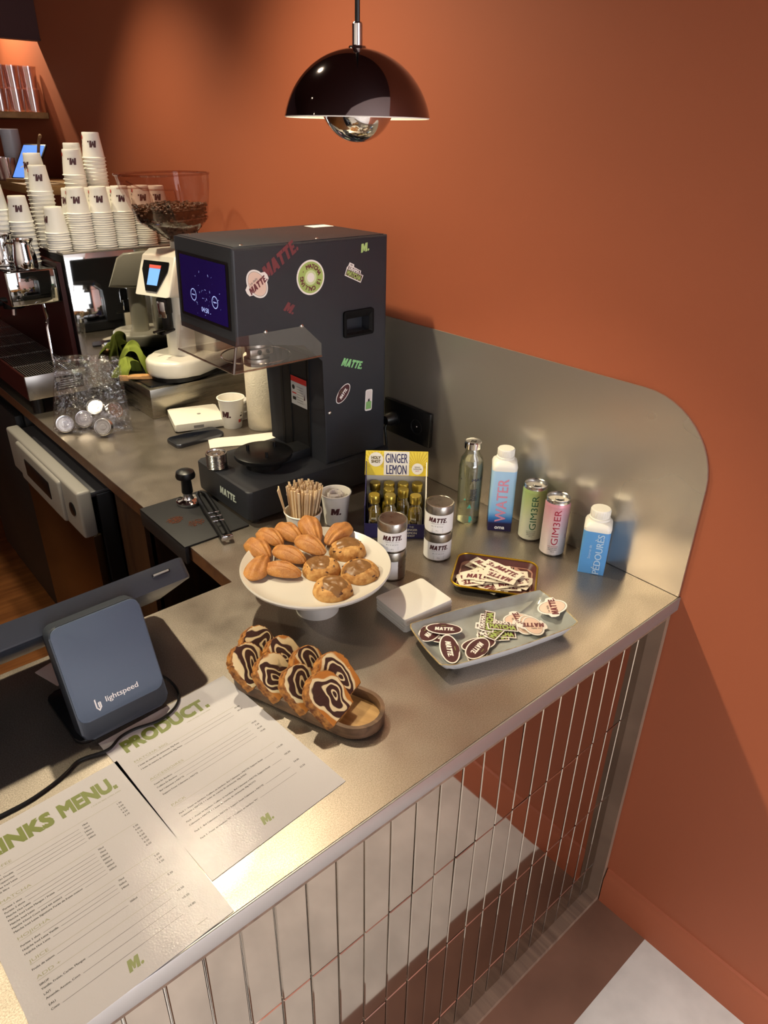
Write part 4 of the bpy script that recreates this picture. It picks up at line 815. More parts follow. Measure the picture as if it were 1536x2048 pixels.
# ================================================================ menus
LAMI = mat('laminate_page', 'c9c6c9', 0.05, spec=0.12, bump=0.12, bscale=420); OLIVE = mat('menu_green', '727c34', 0.4); MINK = mat('menu_ink', '2a2425', 0.5); MGREY = mat('menu_grey_green', '9b9a7c', 0.5)
class Page:
    def __init__(s): s.m = MB(); s.m.prism([(0, 0), (0.216, 0), (0.216, -0.303), (0, -0.303)], 0, 0.0006, LAMI)
    def P(s, x, y): return lambda u, v: Vector((x / 1000 + u, -y / 1000 + v, 0.0007))
    def t(s, x, y, tx, h, mm, al='l', w=None, bold=0.0, sx=1.0): s.m.text(tx, h / 1000, mm, s.P(x, y), al, None if w is None else w / 1000, bold, sx=sx)
    def line(s, x0, x1, y, mm, th=0.32): s.m.flat([(0, -th / 2000), ((x1 - x0) / 1000, -th / 2000), ((x1 - x0) / 1000, th / 2000), (0, th / 2000)], mm, s.P(x0, y))
    def head(s, x, y, tx, xr): s.t(x, y, tx, 4.0, MGREY, sx=1.5); s.line(x, xr, y + 2.2, MGREY)
    def row(s, y, tx, price, mid=None, x=21.5, rx=191, up=0.0):
        v, f_, a0, a1, _ = text_mesh(tx, 0.022); W = min((a1 - a0) * 2.5 / 0.7 * 1.06, 153); s.t(x, y, tx, 2.5, MINK, w=W, bold=0.022); e = x + W + 3
        if mid: s.line(e, 130, y, MINK) if e < 129 else None; s.t(142, y - 1, mid, 2.6, MINK, 'r', bold=0.022)
        elif price and e < rx - 16: s.line(e, rx - 15, y, MINK)
        if price: s.t(rx + 3, y - 2.5, price, 2.8, MINK, 'r', bold=0.015)
p = Page()
p.t(21, 45, 'PRODUCT.', 23, OLIVE, w=140, bold=0.05); p.t(157, 53.5, '3 RUE DE SEZE, LYON, 69006', 2.0, MGREY, 'r', sx=1.15)
p.head(21, 71, 'MATCHA 30G', 186); p.row(81, '1 boite de matcha de c\u00e9r\u00e9monie 30g Koto', '42.50'); p.row(89, '1 boite de matcha de c\u00e9r\u00e9monie 30g Moto', '39.50')
p.head(21, 115, 'ACCESSOIRES', 188)
for y, a, b in ((126, 'Fouet En Bambou', '18.50'), (133.5, 'Cuill\u00e8re En Bambou', '7.50'), (141, 'Bol Calamansi x MATTE', '45.00'), (149, 'Support Fouet Calamansi x MATTE', '19.00')): p.row(y, a, b)
p.head(21, 174, 'PACK', 189)
for y, a, b in ((192, 'Pack 1 : Fouet en bambou, Cuill\u00e8re en bambou, Bol Calamansi x MATTE, Support fouet', '115.00'), (198, 'Calamansi x MATTE + 1 boite de matcha de c\u00e9r\u00e9monie 30g KAKE', None), (210, 'Pack 1 : Fouet en bambou, Cuill\u00e8re en bambou, Bol Calamansi x MATTE, Support fouet', '105.00'), (217, 'Calamansi x MATTE + 1 boite de matcha de c\u00e9r\u00e9monie 30g MOTO', None), (230, 'Pack 2 : Bol Calamansi x MATTE + Support fouet Calamansi x MATTE', '54.00'), (244, 'Pack 3 : Fouet en bambou "M." + Cuill\u00e8re en bambou "M."', '22.50')): p.row(y, a, b)
p.m.brand('M.', 0.013, OLIVE, p.P(100, 283), w=0.017)
solo(p.m, 'menu', 'laminated product price list headed in green, behind the drinks menu', 'menu', (-1.0236, 0.3534, 0.0003), 0.0678)
p = Page()
p.t(6, 44, 'DRINKS', 23, OLIVE, w=106, bold=0.05); p.t(121, 44, 'MENU.', 23, OLIVE, w=76, bold=0.05); p.t(197, 53.5, '3 RUE DE SEZE, LYON, 69006', 2.0, MGREY, 'r', sx=1.15)
p.head(22, 64, 'COFFEE', 187)
for k, (a, b, c) in enumerate((('Espresso', '18ml', '1.90'), ('Espresso Double', '36ml', '2.60'), ('Hot Cappuccino', '240ml', '3.50'), ('Coffee Iced Latte', '360ml', '4.50'), ('Caf\u00e9 filtre', '240ml', '3.10'))): p.row(75 + 6 * k, a, c, b, rx=186)
p.head(22, 113, 'MATCHA', 188)
for k, (a, b, c) in enumerate((('Puriste 1 shot', '70ml', '2.50'), ('Puriste 2 shots', '70ml', '4.00'), ('Matcha Hot Latte', '240ml', '5.10'), ('Matcha Iced Latte Mangue / Fraise', '360ml', '6.60'), ('Matcha Iced Latte', '360ml', '5.60'), ('Matcha Cloud Coco (seul lait entier)', '360ml', '6.20'), ('Matcha Iced Latte Signature Pur\u00e9e de fraise maison', '360ml', '6.50'))): p.row(123 + 6 * k, a, c, b, rx=186)
p.head(22, 170, 'HOJICHA', 187)
for k, (a, b, c) in enumerate((('Puriste 1 shot', '70ml', '2.50'), ('Hojicha Iced Latte Vanille', '360ml', '3.20'), ('Hojicha Hot Latte', '240ml', '3.50'))): p.row(180 + 6 * k, a, c, b, rx=186)
p.head(22, 204, 'JUICE', 187); p.row(214, 'Fruits de saison', '5.20', '360ml', rx=186)
p.head(22, 226, 'ADD +', 187)
for y, a, b, c in ((235, 'SIROP', None, 0), (240.5, 'Vanille, Fraise, Cerise, Mangue', '+0.50', 0), (247.5, 'LAIT', None, 0), (253, 'Amande, Avoine, Coco', '+0.50', 0), (261, 'EAU', None, 0), (267, 'Coco', '+0.80', 0)): p.row(y, a, b, rx=186)
p.m.brand('M.', 0.014, OLIVE, p.P(105, 287), w=0.017); p.t(190, 290, 'matte-matcha.fr', 1.5, MINK, 'r')
solo(p.m, 'menu', 'laminated drinks menu headed in green, nearest the counter edge', 'menu', (-1.2318, 0.2945, 0.0003), 0.0453)
# ================================================================ cake stand, madeleines, cookies
CER = mat('white_ceramic', 'cbc6bd', 0.22)
t = thing('cake_stand', 'white ceramic cake stand holding madeleines and cookies', 'cake stand', (-0.575, 0.424, 0))
MB().lathe([(0, 0.088), (0.105, 0.088), (0.122, 0.091), (0.134, 0.099), (0.1375, 0.1005), (0.139, 0.098), (0.136, 0.092), (0.120, 0.081), (0.06, 0.074), (0.0, 0.074)], CER, 72).build('plate', t)
MB().lathe([(0.034, 0.0745), (0.037, 0.05), (0.041, 0.0), (0.036, 0.0), (0.033, 0.04), (0.03, 0.0745)], CER, 48).build('foot', t)
mm_ = mat('madeleine_crust', 'b87c38', 0.55, bump=0.2, bscale=900, var=0.5, vscale=60, var2='995c28')
def sugar(m_):
    nt = m_.node_tree; b_ = nt.nodes['Principled BSDF']; src = b_.inputs['Base Color'].links[0].from_socket
    tc = nt.nodes.new('ShaderNodeTexCoord'); v = nt.nodes.new('ShaderNodeTexNoise'); v.inputs['Scale'].default_value = 1900; v.inputs['Detail'].default_value = 1
    r = nt.nodes.new('ShaderNodeValToRGB'); r.color_ramp.elements[0].position = 0.57; r.color_ramp.elements[1].position = 0.72
    mx = nt.nodes.new('ShaderNodeMix'); mx.data_type = 'RGBA'; mx.inputs['B'].default_value = hx('d8bb88'); nt.links.new(tc.outputs['Object'], v.inputs['Vector']); nt.links.new(v.outputs['Fac'], r.inputs['Fac']); nt.links.new(r.outputs['Color'], mx.inputs['Factor']); nt.links.new(src, mx.inputs['A']); nt.links.new(mx.outputs['Result'], b_.inputs['Base Color'])
sugar(mm_)
def mad(seed):
    m = MB(); q = random.Random(seed); L, W, Hh = 0.0385 * q.uniform(0.97, 1.05), 0.0215 * q.uniform(0.96, 1.06), 0.0175
    def fn(u, v):
        a = 2 * PI * u; top = v < 0.66; r = (v / 0.66) if top else (1 - v) / 0.34
        ca, sa = math.cos(a), math.sin(a); x = L * r * ca; y = W * r * sa * (1 + 0.20 * ca)
        ang = math.atan2(y, x + L * 1.75); rib = math.cos(ang * 30) * 0.0013 * min(1, r * 2.0) * (1 - 0.5 * r ** 6)
        if top: z = Hh * max(0.0, 1 - r ** 2.1) ** 0.62 + rib
        else: z = -0.007 * max(0.0, 1 - r ** 2) ** 0.6
        edge = 1 + 0.018 * math.cos(ang * 30) * (r ** 5)
        n = noise.noise(Vector((x * 60 + seed * 5, y * 60, 1))) * 0.0012
        return Vector((x * edge, y * edge, z + n * (1 - r ** 4) + 0.007))
    m.grid(fn, 120, 40, mm_, True); return m
MADS = [(0.0, 0.0, 'narrow sugared madeleine at the left rim, nearest the viewer'), (0.0, 0.0, 'front madeleine with clear ribs lying toward the cookies'), (0.0, 0.0, 'sugared madeleine leaning at the far left of the plate'), (0.004, 0.0, 'sugared madeleine in the middle row beside the front cookie'), (0.003, 0.0, 'madeleine at the back left, tip under the golden one'), (0.006, 0.0, 'small golden madeleine at the back, left of the upright one'), (0.016, 0.25, 'madeleine standing steeply at the back in front of the stirrers'), (0.016, 0.08, 'smooth shiny madeleine on top in the centre of the pile'), (0.008, 0.1, 'madeleine at the back right pointing at the paper cups')]
mads = [mad(k) for k in range(3)]
MPOS = [(-0.6255, 0.5105, -0.6995, 0.4528), (-0.6156, 0.4090, -0.6521, 0.4823), (-0.6289, 0.5017, -0.6217, 0.5773), (-0.5897, 0.4362, -0.6056, 0.5187), (-0.5869, 0.5128, -0.5891, 0.6003), (-0.5516, 0.5067, -0.5502, 0.5855), (-0.5324, 0.4689, -0.5043, 0.5652), (-0.5509, 0.4203, -0.5639, 0.5099), (-0.5283, 0.4636, -0.4358, 0.4957)]
base3 = []
for k, ((xa, ya, xb, yb), (dz, pitch, lab)) in enumerate(zip(MPOS, MADS)):
    ang = math.atan2(yb - ya, xb - xa); rot = (rnd.uniform(-0.12, 0.12), -pitch, ang); pos = ((xa + xb) / 2, (ya + yb) / 2, 0.0885 + dz)
    if k < 3:
        o = solo(mads[k], 'madeleine', lab, 'madeleine', pos, 0, 'madeleines on the cake stand', rot=rot); base3.append(o)
    else: dup(base3[k % 3], pos, 0, lab, 'madeleines on the cake stand', rot=rot)
DOUGH = mat('cookie_dough', 'cb9f60', 0.75, bump=0.7, bscale=260, var=0.35, vscale=90, var2='a06a30'); CHOC = mat('milk_chocolate', '7c5833', 0.36); CHUNK = mat('dark_chunk', '4c2b1a', 0.5)
COOK = [((-0.4938, 0.4335), 'cookie with chocolate topping at the back, below the shiny madeleine', 0.0), ((-0.5725, 0.4103), 'cookie with chocolate topping in the middle, touching the madeleines', 1.4), ((-0.5245, 0.3578), 'cookie with chocolate topping at the right rim of the plate', 2.6), ((-0.5964, 0.3455), 'cookie with chocolate topping nearest the viewer', 4.2)]
for k, (q, lab, sd) in enumerate(COOK):
    t = thing('cookie', lab, 'cookie', (q[0], q[1], 0.0885), sd, 'cookies on the cake stand')
    def fn(u, v, ex=0.0):
        a = 2 * PI * u; r = v; R = 0.0360 * (1 + 0.05 * noise.noise(Vector((math.cos(a) * 1.4, math.sin(a) * 1.4, sd))))
        z = 0.0205 * max(0.0, 1 - r ** 4.0) ** 0.55; d = noise.noise(Vector((math.cos(a) * r * 2.6 + sd, math.sin(a) * r * 2.6, 1))) * 0.0045 * (1 - r ** 3) + noise.noise(Vector((math.cos(a) * r * 8 + sd, math.sin(a) * r * 8, 4))) * 0.0012 * (1 - r ** 5)
        return Vector((R * r * math.cos(a), R * r * math.sin(a), max(0.0, z + d + ex)))
    m = MB(); m.grid(lambda u, v: fn(u, v), 40, 16, DOUGH, True); m.build('dough', t)
    m = MB()
    def tf(u, v):
        a = 2 * PI * u; rr = 0.72 * (1 + 0.28 * noise.noise(Vector((math.cos(a) * 1.3 + 5, math.sin(a) * 1.3, sd * 2)))) * v; cx, cy = 0.14, 0.10
        x, y = rr * math.cos(a) + cx, rr * math.sin(a) * 0.8 + cy; r = min(0.97, math.hypot(x, y)); uu = (math.atan2(y, x) / (2 * PI)) % 1
        return fn(uu, r, 0.0012 * (1 - v ** 6) + 0.0002)
    m.grid(tf, 36, 10, CHOC, True); m.build('chocolate_topping', t, 'glossy milk chocolate')
    for j in range(11):
        a = (j * 0.381 + rnd.uniform(0, 0.1)) % 1; r = rnd.uniform(0.62, 0.97); p_ = fn(a, r) - Vector((0, 0, 0.0010)); kk = rnd.uniform(0.5, 1.3)
        MB().ball((0, 0, 0), (0.0036 * kk, 0.0022 * kk, 0.0015), CHUNK, 7, 5, M=Matrix.Translation(p_) @ Matrix.Rotation(rnd.uniform(0, 3), 4, 'Z') @ Matrix.Rotation(0.5, 4, 'X')).build('chocolate_chunk', t, 'dark chocolate chunk')
# ================================================================ marble cake on a wooden tray
ACA = wood('acacia_tray_rim', '35261b', '755840', 0.45, (7, 40, 40), 6.0); ACL = wood('acacia_tray_floor', '9a7443', 'caa26a', 0.45, (7, 40, 40), 6.0)
A0 = Vector((-0.7643, 0.3240, 0)); A1 = Vector((-0.7012, 0.1476, 0)); ad = (A1 - A0).normalized(); aa = math.atan2(ad.y, ad.x); TC = (A0 + A1) / 2; TLn = (A1 - A0).length + 0.085
t = thing('serving_tray', 'oval acacia wood tray with raised rim under the marble cake slices', 'tray', (TC.x, TC.y, 0), aa)
def stad(L, W, n=14): return [(L / 2 - W / 2 + W / 2 * math.cos(-PI / 2 + PI * k / n), W / 2 * math.sin(-PI / 2 + PI * k / n)) for k in range(n + 1)] + [(-L / 2 + W / 2 + W / 2 * math.cos(PI / 2 + PI * k / n), W / 2 * math.sin(PI / 2 + PI * k / n)) for k in range(n + 1)]
Wd = 0.090
MB().prism(stad(TLn - 0.012, Wd - 0.012), 0.0015, 0.006, ACL).build('floor_board', t, 'paler wooden floor')
o_, i_, f_ = stad(TLn, Wd), stad(TLn - 0.013, Wd - 0.013), stad(TLn - 0.012, Wd - 0.012); n_ = len(o_)
m = MB(); vs = [(p[0], p[1], 0) for p in f_] + [(p[0], p[1], 0.004) for p in o_] + [(p[0], p[1], 0.024) for p in o_] + [(p[0], p[1], 0.024) for p in i_] + [(p[0], p[1], 0.004) for p in i_]
m.add(vs, [(r * n_ + k, r * n_ + (k + 1) % n_, (r + 1) * n_ + (k + 1) % n_, (r + 1) * n_ + k) for r in range(4) for k in range(n_)], ACA); m.build('rim', t)
# slice materials: the marbled crumb is a property of the cake
def crumb():
    m_ = mat('marble_crumb', 'e6c583', 0.85, bump=0.35, bscale=700); nt = m_.node_tree; b_ = nt.nodes['Principled BSDF']; N = nt.nodes.new; L = nt.links.new
    tc = N('ShaderNodeTexCoord'); oi = N('ShaderNodeObjectInfo'); nz = N('ShaderNodeTexNoise'); nz.noise_dimensions = '4D'; nz.inputs['Scale'].default_value = 24; nz.inputs['Detail'].default_value = 1.5
    w = N('ShaderNodeMath'); w.operation = 'MULTIPLY'; w.inputs[1].default_value = 40; L(oi.outputs['Random'], w.inputs[0]); L(w.outputs[0], nz.inputs['W']); L(tc.outputs['Object'], nz.inputs['Vector'])
    sb = N('ShaderNodeVectorMath'); sb.operation = 'SUBTRACT'; sb.inputs[1].default_value = (0.5, 0.5, 0.5); L(nz.outputs['Color'], sb.inputs[0])
    sc_ = N('ShaderNodeVectorMath'); sc_.operation = 'SCALE'; sc_.inputs['Scale'].default_value = 0.062; L(sb.outputs[0], sc_.inputs[0])
    ad_ = N('ShaderNodeVectorMath'); ad_.operation = 'ADD'; L(tc.outputs['Object'], ad_.inputs[0]); L(sc_.outputs[0], ad_.inputs[1])
    mp = N('ShaderNodeMapping'); mp.inputs['Location'].default_value = (0.0, -0.036, 0); L(ad_.outputs[0], mp.inputs['Vector'])
    ml = N('ShaderNodeVectorMath'); ml.operation = 'MULTIPLY'; ml.inputs[1].default_value = (33, 23, 0); L(mp.outputs[0], ml.inputs[0])
    ln = N('ShaderNodeVectorMath'); ln.operation = 'LENGTH'; L(ml.outputs[0], ln.inputs[0])
    r = N('ShaderNodeValToRGB'); r.color_ramp.interpolation = 'EASE'; e = r.color_ramp.elements
    cr, br, go = hx('e6d2a2'), hx('3d1f15'), hx('b9742c')
    e[0].position = 0; e[0].color = br; e[1].position = 0.12; e[1].color = br
    for p_, c_ in ((0.15, cr), (0.20, cr), (0.23, br), (0.45, br), (0.48, cr), (0.55, cr), (0.58, br), (0.74, br), (0.78, cr), (0.90, cr), (1.0, go)):
        k = e.new(p_); k.color = c_
    L(ln.outputs['Value'], r.inputs['Fac']); L(r.outputs['Color'], b_.inputs['Base Color']); return m_
CRUMB = crumb(); CRUST = mat('cake_crust', 'bb803e', 0.75, bump=0.6, bscale=350, var=0.5, vscale=110, var2='5e3214')
def slice_thing(w, h, th, loc, M3, lab):
    t = bpy.data.objects.new('cake_slice', None); C.objects.link(t); t.matrix_world = Matrix.Translation((loc[0], loc[1], loc[2] + H)) @ M3
    tag(t, lab, 'cake', 'marble cake slices on the wooden tray')
    q = random.Random(int(loc[0] * 1e4)); poly = [(-w * 0.44, 0.0), (w * 0.44, 0.0)]
    prof = [(w * 0.5, h * 0.35), (w * 0.52, h * 0.66), (w * 0.47, h * 0.82), (w * 0.34, h * 0.95), (w * 0.15, h * 1.03), (-w * 0.06, h * 1.05), (-w * 0.28, h * 0.98), (-w * 0.44, h * 0.86), (-w * 0.51, h * 0.68), (-w * 0.5, h * 0.35)]
    fine = []
    pp = poly + prof
    for k in range(len(pp)):
        a, b = Vector(pp[k]), Vector(pp[(k + 1) % len(pp)])
        for j in range(4): p_ = a.lerp(b, j / 4); fine.append((p_.x + q.gauss(0, 0.0006), max(0, p_.y + q.gauss(0, 0.0006))))
    cx, cy = 0, h * 0.5; inn = [(cx + (p[0] - cx) * 0.955, cy + (p[1] - cy) * 0.955) for p in fine]; n = len(fine)
    m = MB()
    for s, z in ((1, th / 2), (-1, -th / 2)):
        m.add([(p[0], p[1], z) for p in inn], [tuple(range(n))], CRUMB)
    m.build('crumb', t, 'yellow and chocolate marbled crumb')
    m = MB(); vs = [(p[0], p[1], th / 2) for p in inn] + [(p[0], p[1], th / 2 - 0.001) for p in fine] + [(p[0] * 1.0, p[1], -th / 2 + 0.001) for p in fine] + [(p[0], p[1], -th / 2) for p in inn]
    m.add(vs, [(r * n + k, r * n + (k + 1) % n, (r + 1) * n + (k + 1) % n, (r + 1) * n + k) for r in range(3) for k in range(n)], CRUST); m.build('crust', t, 'golden brown crust')
ez = Vector((0, 0, 1)); bd_ = ez.cross(ad)          # bd_: across the tray
lean = math.radians(44); nrm = (ad * math.cos(lean) + ez * math.sin(lean)).normalized(); upv = (ez * math.cos(lean) - ad * math.sin(lean)).normalized()
names = [('rear-most marble cake slice on the far side, mostly chocolate', 1), ('rear-most marble cake slice on the near side of the tray', -1), ('second marble cake slice from the back on the far side', 1), ('second marble cake slice from the back on the near side', -1), ('third marble cake slice from the back on the far side', 1), ('third marble cake slice from the back on the near side', -1), ('front marble cake slice on the far side with the largest swirl', 1), ('front marble cake slice on the near side, crusty edge outward', -1)]
for k, (lab, sd) in enumerate(names):
    s = -0.088 + 0.0255 * k - (0.012 if sd < 0 else 0); big = 1.1 if k >= 6 else 1.0
    pos = TC + ad * s + bd_ * (0.022 * sd) + ez * (0.018)
    x_ = bd_.copy(); M3 = Matrix((x_, upv, nrm)).transposed()
    if M3.determinant() < 0: M3 = Matrix((-x_, upv, nrm)).transposed()
    slice_thing(0.062 * big, 0.066 * big, 0.0172, (pos.x, pos.y, pos.z), M3.to_4x4(), lab)
# ================================================================ cups of stirrers and sachets
sx, sy = (-0.4427, 0.6559)
STKW = wood('birch_stick', 'dcbd92', 'eed6b0', 0.6, (60, 60, 4))
open_cup('paper_cup', 'short white paper cup packed with wooden stirrers behind the madeleines', (sx, sy, 0), 0, 0.040, 0.030, 0.072, False)
stk = MB().prism(rrect(0.0055, 0.0016, 0.0007, 2), 0, 0.118, STKW).build('coffee_stirrer'); tag(stk, 'flat wooden stirrer bunched upright in the short paper cup', 'stirrer', 'wooden stirrers bunched in the short paper cup')
for k in range(84):
    a = 2.39996 * k; r = 0.0262 * math.sqrt((k + 0.5) / 84); cx, cy = r * math.cos(a), r * math.sin(a); tl = 0.10
    o = stk if k == 0 else stk.copy()
    if k: C.objects.link(o)
    lx, ly = 0.15 * cx / 0.0265 + rnd.gauss(0, 0.015) + 0.06, 0.15 * cy / 0.0265 + rnd.gauss(0, 0.02)
    o.matrix_world = Matrix.Translation((sx + cx * 0.86, sy + cy * 0.86, 0.008 + rnd.uniform(0, 0.006) + H)) @ Matrix.Rotation(lx, 4, 'Y') @ Matrix.Rotation(-ly, 4, 'X') @ Matrix.Rotation(rnd.uniform(0, 3), 4, 'Z')
for k in range(4):
    o = stk.copy(); C.objects.link(o); o['label'] = 'wooden stirrer leaning apart at the left of the short paper cup'; o['group'] = 'wooden stirrers leaning left in the short paper cup'
    o.matrix_world = Matrix.Translation((sx - 0.022 + 0.001 * k, sy + 0.012 + 0.004 * k, 0.014 + H)) @ Matrix.Rotation(-0.24 + 0.02 * k, 4, 'Y') @ Matrix.Rotation(-0.05, 4, 'X') @ Matrix.Rotation(0.5 + 0.3 * k, 4, 'Z')
mx_, my_ = (-0.3387, 0.6753); acup = math.atan2(-0.489 - my_, -1.2126 - mx_) + PI / 2
open_cup('paper_cup', 'white paper cup of sugar sachets printed with a brown letter, left of the yellow box', (mx_, my_, 0), acup, 0.0345, 0.026, 0.078, True, 0.017)
sac = MB().prism(rrect(0.019, 0.062, 0.001, 1), -0.0012, 0.0012, mat('sachet_paper', 'dcd4d0', 0.6), bev=0.0008).text('sucre', 0.004, mat('sachet_print', 'a58f88', 0.6), lambda x, y: Vector((x, y + 0.016, 0.0014)), 'c').build('sugar_sachet'); tag(sac, 'paper sugar sachet upright in the lettered paper cup', 'sachet', 'sugar sachets in the lettered paper cup')
for k in range(11):
    o = sac if k == 0 else sac.copy()
    if k: C.objects.link(o)
    a = 0.57 * k; o.matrix_world = Matrix.Translation((mx_ + 0.017 * math.cos(a), my_ + 0.017 * math.sin(a), 0.040 + rnd.uniform(0, 0.006) + H)) @ Matrix.Rotation(a + PI / 2 + 0.2, 4, 'Z') @ Matrix.Rotation(PI / 2 - 0.12, 4, 'X')
# ================================================================ ginger shots box
BXA = -0.735; YEL = mat('box_yellow', 'e8cf3e', 0.5); YELD = mat('box_yellow_line', 'c9a72c', 0.5); NAVY = mat('box_navy', '2a2658', 0.5); CARD = mat('box_card', 'e9e4d6', 0.6)
t = thing('display_box', 'yellow and navy display box of small gold-capped bottles', 'box', (-0.336, 0.575, 0), BXA)
w, dp_, hh = 0.137, 0.100, 0.170
m = MB(); m.span(0, w, 0, dp_, 0.0, 0.0015, NAVY); m.span(0, w, 0, 0.0015, 0, 0.036, NAVY)
YZ2 = Matrix(((0, 0, 1, 0), (1, 0, 0, 0), (0, 1, 0, 0), (0, 0, 0, 1)))
for x in (0.0, w - 0.0015): m.prism([(0.0015, 0), (dp_, 0), (dp_, 0.156), (dp_ - 0.02, 0.146), (0.020, 0.082), (0.0015, 0.080)], x, x + 0.0015, NAVY if x == 0 else CARD, M=YZ2)
m.span(0, w, dp_ - 0.0015, dp_, 0, 0.12, CARD)
m.flat([(0.004, 0.004), (0.03, 0.004), (0.03, 0.03), (0.004, 0.03)], NAVY, plane_map((0, -0.0004, 0), (1, 0, 0), (0, 0, 1)))
fb = plane_map((0, -0.0004, 0), (1, 0, 0), (0, 0, 1)); m.flat([(0.055, 0.002), (0.075, 0.002), (0.072, 0.03), (0.058, 0.03)], CARD, fb); m.text('THE', 0.004, CARD, lambda x, y: fb(x + 0.105, y + 0.028), 'c'); m.text('GINGER', 0.0052, CARD, lambda x, y: fb(x + 0.105, y + 0.020), 'c', bold=0.02); m.text('LEMON', 0.0052, CARD, lambda x, y: fb(x + 0.105, y + 0.012), 'c', bold=0.02); m.text('SHOT', 0.0045, CARD, lambda x, y: fb(x + 0.105, y + 0.005), 'c', bold=0.02)
m.build('tray', t, 'navy card tray')
hm = plane_map((0, dp_ - 0.020, 0.118), (1, 0, 0), (0, 0.20, 0.98)); m = MB()
m.prism([(-0.003, 0), (w + 0.003, 0), (w + 0.002, 0.056), (-0.001, 0.056)], -0.0012, 0, YEL, M=Matrix(((1, 0, 0, 0), (0, 0.20, -0.98, dp_ - 0.020), (0, 0.98, 0.20, 0.118), (0, 0, 0, 1))))
m.prism([(-0.003, 0), (w + 0.003, 0), (w, -0.02), (0, -0.02)], -0.0008, 0, YELD, M=Matrix(((1, 0, 0, 0), (0, -0.95, 0.3, dp_ - 0.020), (0, 0.3, 0.95, 0.118), (0, 0, 0, 1))))
up1 = lambda d: (lambda x, y: hm(x, y) + Vector((0, -0.98, 0.2)) * d)
for k in range(16):
    a = PI * (k + 0.3) / 16; c_, s_ = math.cos(a), math.sin(a)
    for cx, x0, x1 in ((0.022, 0.0, 0.040), (0.116, 0.096, w)):
        pts = []; R = 0.08
        def clip(x, y): return (min(max(x, x0), x1), min(max(y, 0.001), 0.054))
        p0 = (cx + 0.012 * c_, 0.018 + 0.012 * s_)
        L1 = min([(x1 - cx) / c_ if c_ > 0 else ((x0 - cx) / c_ if c_ < 0 else 9), 0.036 / max(s_, 1e-3)]) ; p1 = (cx + L1 * c_, 0.018 + L1 * s_)
        if L1 > 0.013: m.flat([(p0[0] - s_ * 0.0005, p0[1] + c_ * 0.0005), (p0[0] + s_ * 0.0005, p0[1] - c_ * 0.0005), (p1[0] + s_ * 0.0007, p1[1] - c_ * 0.0007), (p1[0] - s_ * 0.0007, p1[1] + c_ * 0.0007)], YELD, up1(0.0004))
m.flat([(0.040, 0.0005), (0.097, 0.0005), (0.097, 0.055), (0.040, 0.055)], CARD, up1(0.0006)); m.flat(ell(0.0165, 0.0165, 28, 0.022, 0.036), CARD, up1(0.0006)); m.flat(ell(0.013, 0.013, 28, 0.116, 0.016), CARD, up1(0.0006))
m.text('GINGER', 0.0215, NAVY, lambda x, y: up1(0.001)(x + 0.0685, y + 0.029), 'c', w=0.050, bold=0.02); m.text('LEMON', 0.0215, NAVY, lambda x, y: up1(0.001)(x + 0.0685, y + 0.003), 'c', w=0.046, bold=0.02)
OCH = mat('box_ochre_ink', '6a5a2a', 0.5); m.text('HOLY', 0.0065, OCH, lambda x, y: up1(0.001)(x + 0.022, y + 0.037), 'c', w=0.021, bold=0.04); m.text('SHOT', 0.0065, OCH, lambda x, y: up1(0.001)(x + 0.022, y + 0.0285), 'c', w=0.021, bold=0.04)
for k, (tx, c_) in enumerate((('ORGANIC', INK), ('CAFFEINE-FREE', INK), ('SHOT', mat('label_pinkred', 'b04a5a', 0.5)))): m.text(tx, 0.003, c_, lambda x, y: up1(0.001)(x + 0.116, y + 0.0185 - 0.0045 * k), 'c', w=(0.013, 0.019, 0.009)[k])
m.build('header_card', t, 'yellow header card with navy lettering')
CT = t.matrix_world if False else (Matrix.Translation((-0.336, 0.575, 0)) @ Matrix.Rotation(BXA, 4, 'Z'))
GOLD = mat('gold_cap', 'b9a44e', 0.3, 0.9); GLS = thin_glass('bottle_glass', 'f0efe2', 0.12, 0.02, edge=0.6); JUICE = mat('ginger_juice', 'b99a2a', 0.15, trans=0.55, ior=1.33); LABT = mat('label_black', '22201c', 0.5)
def shot():
    t = thing('ginger_shot', 'x', 'bottle', (0, 0, 0), 0, 'ginger shots in the display box')
    MB().lathe([(0, 0.001), (0.0150, 0.001), (0.0162, 0.004), (0.0162, 0.056), (0.0145, 0.064), (0.0105, 0.071), (0.0098, 0.080)], GLS, 24).build('glass', t)
    MB().lathe([(0, 0.003), (0.0150, 0.003), (0.0152, 0.054), (0.0135, 0.062), (0, 0.062)], JUICE, 20).build('juice', t, 'cloudy yellow juice')
    MB().lathe([(0.0115, 0.079), (0.0122, 0.080), (0.0118, 0.083), (0.0125, 0.085), (0.0125, 0.0965), (0.0115, 0.098), (0, 0.098)], GOLD, 28).build('cap', t, 'gold screw cap')
    m = MB(); a0 = -PI / 2
    m.flat([(-0.012, 0), (0.012, 0), (0.012, 0.028), (0.006, 0.030), (0.005, 0.036), (-0.005, 0.036), (-0.006, 0.030), (-0.012, 0.028)], CARD, cyl_map(0.0165, a0, 0.012)); cm = cyl_map(0.01665, a0, 0.012)
    m.text('GINGER', 0.010, LABT, lambda x, y: cm(x, y + 0.0155), 'c', w=0.021, bold=0.03); m.text('LEMON', 0.010, LABT, lambda x, y: cm(x, y + 0.003), 'c', w=0.019, bold=0.03); m.text('HOLY', 0.003, LABT, lambda x, y: cm(x, y + 0.0295), 'c', bold=0.03); m.build('label', t, 'cream label lettered in black'); return t
